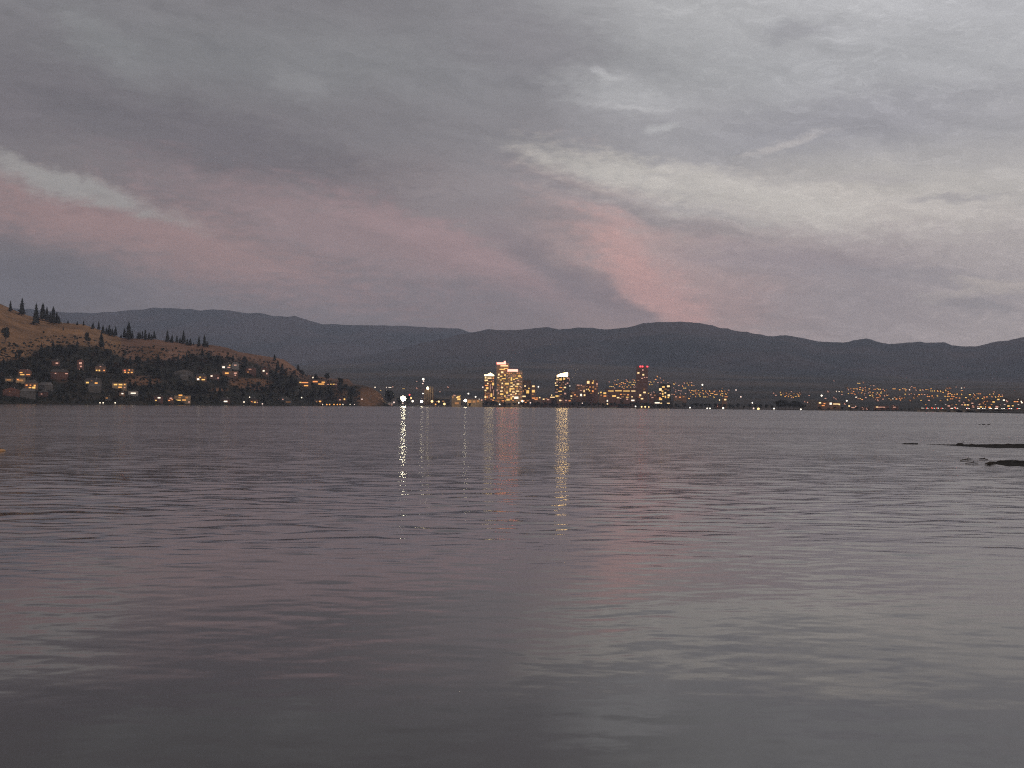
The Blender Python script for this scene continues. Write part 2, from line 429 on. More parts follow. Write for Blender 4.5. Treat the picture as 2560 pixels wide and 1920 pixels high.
def wall_glow_fill(L, x0, y0, x1, y1, nx, ny, prob, seed):
    """dim windows added between the bright ones to lift the glow of the walls, on the storey grid (kept under 100 windows a tower)"""
    R = random.Random(seed); out = list(L)
    for j in range(ny):
        for i in range(nx):
            x, y = x0 + (i + .5) * (x1 - x0) / nx, y0 + (j + .5) * (y1 - y0) / ny; w_, h_ = (x1 - x0) / nx * .72, (y1 - y0) / ny * .5
            if R.random() > prob or len(out) > 96: continue
            if any(abs(x - a[0]) < (a[2] + w_) / 2 and abs(y - a[1]) < (a[3] + h_) / 2 for a in L): continue
            out.append((x, y, w_, h_, R.choice('ddddoop')))
    return out
# leftmost tower
W1 = conv([(160, 640, 55, 60, 'w'), (275, 655, 140, 38, 'w'), (180, 720, 110, 45, 'w'), (225, 815, 50, 45, 'w'), (380, 830, 70, 90, 'y'), (190, 872, 110, 36, 'o'), (210, 950, 80, 75, 'y'),
           (160, 1020, 60, 45, 'w'), (335, 1160, 60, 120, 'y'), (160, 1215, 60, 60, 'w'), (415, 1240, 50, 45, 'y'), (300, 940, 18, 260, 'p'), (402, 1090, 18, 200, 'p'), (360, 930, 26, 80, 'p'),
           (385, 655, 50, 36, 'o'), (250, 1100, 80, 28, 'd'), (260, 760, 60, 24, 'd'), (180, 1120, 50, 26, 'd')], 1200, 890, .0844)
r, s, hw, ht, D_, gz = building('apartment_tower', 'slim brown tower with a pale yellow glowing cap, leftmost of the tall towers', 'tower', (1210, 940, 1236, 1006), 24, 3210, M_brown, M_roof, None, wins=wall_glow_fill(W1, 1211, 942, 1235, 1003, 5, 18, .5, 1), storeys=22)
b = MB(); b.prism([(-hw * .42, ht), (hw * .9, ht), (hw * .9, ht + 2.5 * s), (hw * .55, ht + 5.5 * s), (hw * .2, ht + 8.5 * s), (-hw * .42, ht + 3.8 * s)], 2, 20)
b.build('crown', crown_y, r); b = MB(); b.box(-hw * .95, -hw * .52, 2, 16, ht, ht + 3.6 * s); b.build('roof_light', crown_y, r)
# tallest tower
W2 = conv([(710, 290, 260, 42, 'w'), (650, 395, 190, 38, 'y'), (760, 368, 130, 28, 'y'), (650, 480, 75, 60, 'w'), (550, 550, 50, 60, 'w'), (735, 565, 50, 60, 'y'), (620, 600, 80, 40, 'y'), (540, 640, 60, 42, 'w'),
           (772, 612, 45, 60, 'y'), (700, 672, 140, 34, 'y'), (612, 712, 60, 30, 'y'), (655, 810, 50, 46, 'w'), (650, 935, 70, 46, 'w'), (560, 880, 46, 26, 'd'), (630, 1040, 85, 40, 'w'), (505, 1010, 40, 50, 'p'),
           (540, 1100, 40, 50, 'p'), (640, 1130, 110, 55, 'y'), (735, 1185, 45, 62, 'y'), (560, 700, 60, 26, 'd'), (720, 760, 70, 24, 'd'), (590, 770, 60, 24, 'd'), (730, 880, 50, 26, 'd'), (560, 980, 60, 24, 'd'),
           (730, 1000, 40, 110, 'd'), (480, 1310, 260, 42, 'o'), (560, 1240, 140, 50, 'd'), (660, 1250, 80, 40, 'd')], 1200, 890, .0844)
r, s, hw, ht, D_, gz = building('apartment_tower', 'tallest tower, yellow-lit windows under a glowing red rooftop, centre of the skyline', 'tower', (1241, 911, 1272, 1006), 26, 3200, M_tan, M_roof, None, wins=wall_glow_fill(W2, 1242, 918, 1271, 1003, 6, 24, .55, 2), storeys=36)
b = MB(); b.box(-hw, -hw + 23 * s, 1, 20, ht, ht + 5 * s); b.box(-hw + 18 * s, -hw + 22.5 * s, 4, 18, ht + 5 * s, ht + 8.5 * s); b.build('roof_light', roof_red_l, r)
b = MB(); b.box(-hw + 23 * s, hw, 1, 22, ht, ht + 3 * s); b.build('plant_room', M_pale, r)
# second red-topped tower
W3 = conv([(925, 680, 50, 120, 'y'), (930, 797, 78, 42, 'y'), (1160, 592, 110, 50, 'y'), (1080, 662, 90, 36, 'y'), (1000, 692, 60, 40, 'y'), (1130, 722, 60, 30, 'p'), (1120, 830, 90, 42, 'w'), (935, 900, 82, 36, 'w'),
           (990, 856, 70, 30, 'w'), (1080, 896, 100, 36, 'y'), (1190, 900, 50, 26, 'p'), (960, 972, 130, 40, 'y'), (890, 1005, 46, 140, 'y'), (1110, 1040, 110, 32, 'w'), (985, 1066, 86, 36, 'w'), (1060, 1110, 50, 46, 'w'),
           (800, 1085, 62, 72, 'y'), (920, 1140, 52, 40, 'w'), (850, 1166, 90, 26, 'p'), (1075, 1235, 140, 75, 'c'), (975, 1200, 50, 50, 'w'), (925, 1256, 52, 80, 'y'), (830, 1292, 110, 60, 'y'), (790, 820, 140, 60, 'y'),
           (1010, 560, 160, 26, 'd'), (860, 560, 80, 26, 'd'), (990, 620, 90, 24, 'd'), (840, 660, 70, 24, 'd'), (850, 740, 60, 24, 'd'), (1180, 820, 60, 24, 'd'), (800, 920, 60, 60, 'd'), (1180, 980, 70, 26, 'd'), (1160, 1140, 90, 30, 'd')], 1200, 890, .0844)
r, s, hw, ht, D_, gz = building('apartment_tower', 'broad yellow-lit tower with a pink-red roof strip, beside the tallest tower', 'tower', (1264, 929, 1306, 1007), 26, 3160, M_tan, M_roof, None, wins=wall_glow_fill(W3, 1265, 931, 1305, 1003, 8, 20, .5, 3), storeys=29)
b = MB(); b.box(-hw + 4 * s, -hw + 30 * s, 1, 20, ht, ht + 6 * s); b.build('roof_light', roof_red_l, r)
b = MB(); b.box(-hw + 31 * s, hw - 1, 2, 20, ht, ht + 3 * s); b.build('plant_room', M_pale, r)
# two lower blocks to the right
building('apartment_block', 'dim brown block right of the broad yellow tower, with one tall yellow window', 'building', (1305, 951, 1327, 1008), 18, 3230, M_brown, M_roof, 'flat', .8,
         conv([(1410, 1060, 95, 110, 'y'), (1445, 960, 42, 45, 'y'), (1330, 890, 50, 50, 'w'), (1295, 1195, 130, 46, 'w'), (1280, 1040, 40, 70, 'd'), (1340, 1000, 50, 30, 'd')], 1200, 890, .0844), storeys=17)
building('apartment_block', 'narrow dark block with a rounded yellow window, right of the dim brown block', 'building', (1327, 963, 1339, 1008), 16, 3190, M_brown, M_roof, 'flat', .8,
         conv([(1130, 722, 60, 55, 'y'), (1130, 632, 50, 34, 'w'), (1150, 850, 100, 22, 'o'), (1120, 780, 30, 24, 'd')], 1180, 880, .1356), storeys=13)

# crown tower with the slanted white top
W5 = conv([(325, 452, 80, 30, 'w'), (310, 536, 95, 50, 'w'), (430, 530, 100, 80, 'y'), (550, 512, 85, 80, 'y'), (680, 490, 62, 46, 'p'), (255, 662, 50, 55, 'w'), (305, 622, 50, 30, 'p'),
           (670, 662, 62, 52, 'p'), (606, 700, 52, 42, 'p'), (295, 736, 110, 36, 'w'), (580, 812, 92, 58, 'w'), (440, 820, 112, 30, 'o'), (310, 880, 62, 50, 'd'), (415, 942, 140, 46, 'y'),
           (290, 976, 92, 30, 'p'), (590, 1022, 82, 60, 'p'), (310, 1112, 120, 70, 'y'), (455, 1172, 82, 40, 'w'), (470, 690, 50, 24, 'd'), (420, 760, 60, 24, 'd'), (520, 900, 70, 24, 'd'), (440, 1060, 80, 26, 'd')], 1370, 910, .0723)
def round_body(b, hw, d, ht, s):
    k = 16; pts = []
    for i in range(k):
        t = math.pi * i / (k - 1); pts.append((math.cos(t) * hw, -math.sin(t) * .6 + .6))
    for z0, z1 in ((-3, ht),):
        n = len(b.v); prof = [(-hw, 0), (hw * .62, 0), (hw * .86, d * .12), (hw * .98, d * .3), (hw, d * .55), (hw * .8, d), (-hw, d)]
        m = len(prof); b.v += [(x, y, z0) for x, y in prof] + [(x, y, z1) for x, y in prof]
        b.f.append(tuple(range(n + m - 1, n - 1, -1))); b.m.append(0); b.f.append(tuple(range(n + m, n + 2 * m))); b.m.append(0)
        for i in range(m):
            j = (i + 1) % m; b.f.append((n + i, n + j, n + m + j, n + m + i)); b.m.append(0)
r, s, hw, ht, D_, gz = building('crown_tower', 'dark rounded tower under a slanted blazing white-yellow crown', 'tower', (1387, 942, 1424, 1007), 26, 3190, M_char, M_roof, None, wins=wall_glow_fill(W5, 1388, 944, 1410, 1002, 5, 17, .3, 5), body=round_body)
b = MB()
for i in range(1, 21): b.box(-hw - .3, hw * .60, -.35, 20, ht * i / 21 - .15, ht * i / 21 + .15)
b.build('balcony', M_brown, r)
b = MB(); b.prism([(-hw + 5 * s, ht + .5), (hw - 5 * s, ht + .5), (hw - 5 * s, ht + 11 * s), (hw - 16 * s, ht + 9.5 * s), (-hw + 12 * s, ht + 7 * s), (-hw + 5 * s, ht + 3.6 * s)], .5, 20)
b.build('crown', crown_w, r)
b = MB(); b.box(hw * .96, hw * .99, 2, 6, ht * .86, ht * .97); b.build('corner_light', WIN['p'], r)

# brown mid-rises
building('apartment_block', 'low orange-brown block at the foot of the crown tower, right side', 'building', (1424, 976, 1450, 1004), 18, 3210, M_red, M_roof, 'flat', .6,
         conv([(700, 1040, 82, 82, 'p'), (806, 1110, 62, 58, 'w'), (806, 1215, 62, 40, 'w'), (930, 1066, 62, 42, 'o'), (860, 1000, 120, 26, 'd'), (1010, 1120, 60, 40, 'd')], 1370, 910, .0723), storeys=7)
building('apartment_block', 'stepped brown block with white lit windows, between crown tower and tall brown block', 'building', (1439, 962, 1465, 1004), 20, 3250, M_brown, M_roof, 'flat', .6,
         conv([(1040, 730, 110, 36, 'p'), (1150, 735, 50, 36, 'p'), (1110, 915, 120, 30, 'p'), (1245, 935, 42, 90, 'w'), (1040, 1000, 100, 60, 'c'), (1140, 1072, 72, 92, 'c'), (1262, 1076, 62, 72, 'w'), (1220, 790, 90, 24, 'd'), (1060, 840, 60, 24, 'd')], 1370, 910, .0723), storeys=12)
r, s, hw, ht, D_, gz = building('apartment_block', 'tall reddish-brown block with bright penthouse windows, midway between crown tower and dark tower', 'building', (1464, 951, 1495, 1004), 20, 3280, M_red, M_roof, 'flat', .6,
         conv([(1385, 632, 100, 110, 'w'), (1540, 655, 66, 66, 'y'), (1565, 588, 42, 40, 'y'), (1690, 690, 52, 70, 'p'), (1690, 762, 50, 40, 'd'), (1450, 796, 62, 30, 'o'), (1310, 882, 52, 52, 'w'), (1395, 876, 62, 52, 'y'),
               (1432, 926, 52, 42, 'y'), (1545, 940, 62, 72, 'o'), (1330, 780, 80, 24, 'd'), (1560, 800, 60, 90, 'd'), (1640, 860, 60, 60, 'd'), (1490, 1010, 90, 24, 'd')], 1370, 910, .0723), storeys=15)
for x in (-.72, -.1, .5):
    b = MB(); b.box(hw * x, hw * x + 1.6, 4, 7, ht + .6, ht + 3.4); b.build('roof_plant', M_brown, r)

# dark tower with red beacons
W9 = conv([(550, 415, 50, 46, 'p'), (420, 500, 66, 52, 'w'), (565, 555, 62, 52, 'w'), (602, 635, 42, 32, 'p'), (530, 662, 62, 32, 'p'), (670, 632, 50, 22, 'p'), (605, 1080, 82, 52, 'w'), (480, 1160, 62, 62, 'w'),
           (532, 1265, 82, 42, 'w'), (460, 1216, 52, 22, 'o'), (420, 720, 60, 20, 'd'), (600, 980, 60, 20, 'd')], 1560, 890, .0844)
r, s, hw, ht, D_, gz = building('office_tower', 'dark brown tower standing alone, mostly unlit, with red lights along its roof', 'tower', (1590, 919, 1619, 1006), 24, 3120, M_dark, M_roof, None, wins=W9, storeys=29)
b = MB(); b.box(-hw * .92, hw * .92, 1.5, 22, ht, ht + 4 * s); b.build('penthouse', M_dark, r)
for u_ in (475, 540, 685):
    x = 1560 + u_ * .0844; b = MB(); b.box((x - 1604.5) * s - 1.6, (x - 1604.5) * s + 1.6, .4, 1.4, ht + 1.2 * s, ht + 4.4 * s); b.build('beacon', beacon, r)
# dark block with yellow windows
W10 = conv([(1165, 916, 92, 52, 'y'), (1310, 896, 92, 62, 'w'), (1075, 990, 86, 86, 'w'), (1135, 1040, 60, 36, 'y'), (1222, 1090, 52, 46, 'w'), (1145, 1120, 50, 72, 'y'), (1075, 1110, 50, 30, 'p'), (1160, 1196, 72, 36, 'y'),
            (1226, 1212, 42, 80, 'y'), (1325, 1165, 80, 70, 'w'), (1312, 1228, 52, 42, 'y'), (1082, 1282, 102, 62, 'y'), (1062, 1240, 52, 42, 'o'), (1262, 1356, 92, 30, 'p'), (1230, 980, 80, 26, 'd'), (1310, 1010, 60, 26, 'd')], 1560, 890, .0844)
r, s, hw, ht, D_, gz = building('apartment_tower', 'black square tower dotted with yellow windows, right of the lone dark tower', 'tower', (1647, 960, 1677, 1009), 22, 3040, M_char, M_roof, 'flat', .8, wins=W10, storeys=15)
b = MB(); b.tube((hw + .4, 3, 0), (hw + .4, 3, ht + 4), .35, .25, 6); b.build('corner_mast', M_pale, r)

# ------------------------------------------------------------------ low city buildings
r, s, hw, ht, D_, gz = building('grain_silo', 'row of tall tan floodlit silo columns left of the towers', 'silo', (1060, 972, 1085, 1002), 16, 3040, M_dark, M_roof, None)
for i, (x, r_, top) in enumerate(((1062, 2.6, 976), (1067, 2.4, 968), (1072, 2.2, 972), (1076, 2.4, 966), (1081, 2.6, 967))):
    b = MB(); b.tube(((x - 1072.5) * s, -1.5, -2), ((x - 1072.5) * s, -1.5, zpx(x, top, D_) - gz), r_ * s * .8, r_ * s * .8, 14); b.build('silo_column', M_tan, r, True)
b = MB(); b.ball(((1069 - 1072.5) * s, -4.4, zpx(1069, 970.5, D_) - gz), 2.6, 1.2, 3.2); b.build('wall_lamp', glow('lamp_warm', (1, .82, .5), 6, True), r)
building('lit_pavilion', 'small tan building lit deep yellow, jagged roof, right of the silo columns', 'building', (1129, 988, 1152, 1013), 14, 3010, M_tan, M_roofg, 'shed', 3,
         ((1136, 988, 6, 4, 'p'), (1146, 992, 9, 4, 'y'), (1143, 994, 6, 2.5, 'w'), (1147, 998, 9, 5, 'y'), (1150, 987, 2, 5, 'y'), (1142, 1008, 11, 6, 'd'), (1132, 993, 4, 5, 'd')))
building('long_hall', 'long low hall with a pale roof edge behind the shore lamps, right of the silo', 'building', (1086, 996, 1124, 1010), 22, 3060, M_char, M_pale, 'flat', 1.2, ((1092, 1004, 5, 3, 'd'), (1108, 1003, 6, 3, 'd')))
building('floodlit_wall_building', 'long low floodlit orange-tan facade directly left of the leftmost tower', 'building', (1168, 999, 1206, 1012), 16, 3060, M_tan, M_roofr, 'flat', .9,
         ((1174, 1004, 9, 7, 'd'), (1185, 1004, 8, 6, 'd'), (1195, 1003, 7, 6, 'd'), (1204, 1000, 4, 4, 'p')))
building('waterfront_tent', 'pale domed tent at the waterline, left of the big floodlight', 'tent', (969, 1011, 983, 1015), 8, 2880, M_pale, mat('tent_cloth', (.8, .68, .6), (.7, .58, .52)), 'hip', 3, ((976, 1012.5, 11, 2.4, 'p'),))
building('long_parkade', 'long low building with one continuous bright yellow strip of light, left of the dark tower', 'building', (1512, 972, 1590, 1000), 26, 3330, M_dark, M_roof, 'flat', .6,
         ((1527, 977.5, 16, 2.6, 'y'), (1546, 977, 19, 2.8, 'y'), (1566, 977.5, 19, 2.6, 'y'), (1583, 977.6, 12, 2.6, 'w'), (1494, 983, 6, 3, 'w'), (1502, 981, 5, 4, 'y'), (1512, 983, 8, 5, 'y')))
LOW = [  # x0, y_eaves, x1, y_base, wall, windows, label
    (1234, 1000, 1250, 1011, M_tan, ((1238, 1003, 6, 3, 'o'), (1246, 1003, 5, 3, 'd'), (1242, 1007, 10, 2, 'd')), 'low tan podium added for orange glow between leftmost and tallest towers'),  # podiums here and their lit strips are added for the tower-foot glow
    (1252, 999, 1274, 1011, M_brown, ((1257, 1002, 7, 2.6, 'o'), (1266, 1002, 8, 2.6, 'y'), (1262, 1006, 12, 2, 'd')), 'low brown podium with orange and yellow strips, added for glow under the tallest tower'),
    (1274, 1001, 1298, 1012, M_brown, ((1279, 996, 4, 5, 'w'), (1280, 1004, 6, 2.6, 'o'), (1291, 1004, 7, 2.4, 'y'), (1285, 1008, 10, 2, 'd')), 'low brown podium with yellow strip, added for glow under the broad yellow tower'),
    (1302, 998, 1326, 1011, M_brown, ((1309, 991, 9, 3, 'w'), (1308, 1002, 8, 2.6, 'o'), (1319, 1002, 6, 2.6, 'd'), (1314, 1006, 9, 2, 'o')), 'low brown building with stacked orange strips, added for glow under the dim brown block'),
    (1410, 998, 1430, 1011, M_dark, ((1415, 1001, 5, 2.6, 'p'), (1424, 1002, 6, 2.4, 'o')), 'low dim building right of the crown tower foot'),
    (1546, 983, 1575, 1004, M_brown, ((1552, 986, 5, 3, 'o'), (1561, 986, 6, 3, 'd'), (1570, 987, 5, 3, 'o'), (1556, 992, 8, 2.4, 'd'), (1568, 993, 7, 2.4, 'y')), 'brown building with orange windows just below the long yellow strip, right half'),
    (1622, 984, 1646, 1004, M_dark, ((1627, 987, 4, 3, 'p'), (1637, 988, 5, 2.6, 'd'), (1631, 994, 6, 2.4, 'p')), 'dim building between the lone dark tower and the black square tower'),
    (1684, 988, 1716, 1006, M_brown, ((1690, 992, 5, 2.6, 'p'), (1700, 993, 5, 2.6, 'o'), (1709, 992, 5, 2.6, 'd')), 'dim brown building right of the black square tower with three faint windows'),
    (1338, 993, 1353, 1010, M_brown, ((1342, 995, 6, 2.4, 'o'), (1349, 994, 4, 3.5, 'w'), (1340, 999, 9, 2, 'o')), 'low brown shopfront with orange lights, right of the narrow dark block'),
    (1355, 995, 1378, 1010, M_dark, ((1359, 998, 5, 3.4, 'w'), (1370, 999, 7, 3.4, 'p'), (1366, 996, 5, 2, 'd')), 'low dark shop with two lamplit openings, left of the crown tower'),
    (1373, 989, 1391, 1008, M_red, ((1381, 993, 13, 2.6, 'w'), (1379, 988, 2.4, 4, 'w'), (1389, 1002, 4, 3, 'w')), 'low red building with a bright white sign strip at the crown tower foot'),
    (1392, 994, 1410, 1010, M_brown, ((1400, 1001, 5, 4, 'w'), (1404, 1001, 3, 3, 'p')), 'small brown podium building in front of the crown tower'),
    (1497, 986, 1520, 1008, M_brown, ((1503, 988, 4, 4, 'd'), (1512, 990, 8, 3, 'o')), 'low brown building between tall reddish block and long yellow strip'),
    (1520, 988, 1550, 1010, M_dark, ((1535, 990, 11, 4.5, 'y'), (1545, 994, 7, 3.5, 'w'), (1551, 996, 5, 2.4, 'p')), 'low dark building with two bright yellow windows below the long yellow strip'),
    (1514, 1000, 1541, 1013, M_char, ((1519, 1002, 5, 5, 'c'), (1526, 1002, 5, 4.5, 'c'), (1520, 1010, 7, 4.5, 'w'), (1529, 1009, 4, 3.5, 'w'), (1536, 1010, 4, 4.5, 'w')), 'small shorefront building with five white lights, left of the dark tower'),
    (1560, 995, 1588, 1012, M_dark, ((1568, 998, 5, 3.6, 'p'), (1582, 1001, 9, 4, 'c'), (1580, 992, 4, 3, 'w')), 'dim building with a white light against the dark tower foot, left side'),
    (1634, 1001, 1660, 1012, M_char, ((1643, 1007, 14, 3.6, 'c'), (1653, 1008, 5, 2.6, 'w')), 'low black building with a wide white light before the black square tower'),
    (1661, 1003, 1682, 1014, M_char, ((1671, 1008, 8, 2.2, 'w'),), 'low black building with one narrow white light under the black square tower'),
    (1684, 1003, 1706, 1012, M_grey, (), 'grey unlit curved-roof building right of the black square tower'),
    (1790, 1011, 1806, 1020, M_red, ((1797, 1013, 8, 2.4, 'r'), (1797, 1016, 9, 2, 'p')), 'small shoreline building glowing red, below the yellow hillside lights'),
    (1805, 995, 1818, 1010, M_brown, ((1813, 999, 6, 4, 'w'), (1799, 1000, 2.4, 5, 'w')), 'small house with a white light above the red-lit shoreline building'),
    (2016, 1003, 2043, 1023, M_grey, ((2019, 1006, 3, 3, 'p'),), 'grey unlit block right of the black shoreline tree clump'),
    (2044, 1004, 2072, 1020, M_brown, ((2050, 1007, 6, 4, 'w'), (2061, 1009, 5, 3, 'o'), (2058, 1014, 8, 2.4, 'o')), 'brown low building with a white lamp and orange lights, right of the grey block'),
    (2074, 1006, 2101, 1020, M_brown, ((2077, 1009, 6, 6, 'c'), (2090, 1010, 16, 2.6, 'w'), (2098, 1011, 4, 4, 'w')), 'low building fronted by a long white strip light, right of the orange-lit one'),
    (2119, 1013, 2142, 1022, M_grey, ((2123, 1015, 4, 4, 'w'), (2133, 1019, 12, 2.4, 'p'), (2139, 1016, 3, 3.5, 'p')), 'grey shoreline building with pale lights, left of the long pale strip'),
    (2186, 1015, 2222, 1023, M_dark, ((2202, 1018, 24, 2.2, 'p'), (2193, 1017.5, 6, 2.4, 'w')), 'long low shoreline building with a thin pale light strip, left of the bridge'),
    (2230, 1016, 2246, 1023, M_dark, ((2236, 1018, 7, 2.4, 'p'),), 'short dark shoreline building with a thin pale light, just left of the bridge'),
]
for x0, y0, x1, y1, wl, wn, lb in LOW:
    building('shoreline_building' if y1 > 1012 else 'low_building', lb, 'building', (x0, y0, x1, y1), 14, None if y1 < 990 else float(DS((x0 + x1) / 2)) + (30 if y1 > 1009 else 75), wl, M_roofg if wl is M_grey else M_roof,
             'flat' if wl is not M_grey else 'gable', .8 if wl is not M_grey else 2.5, wn)

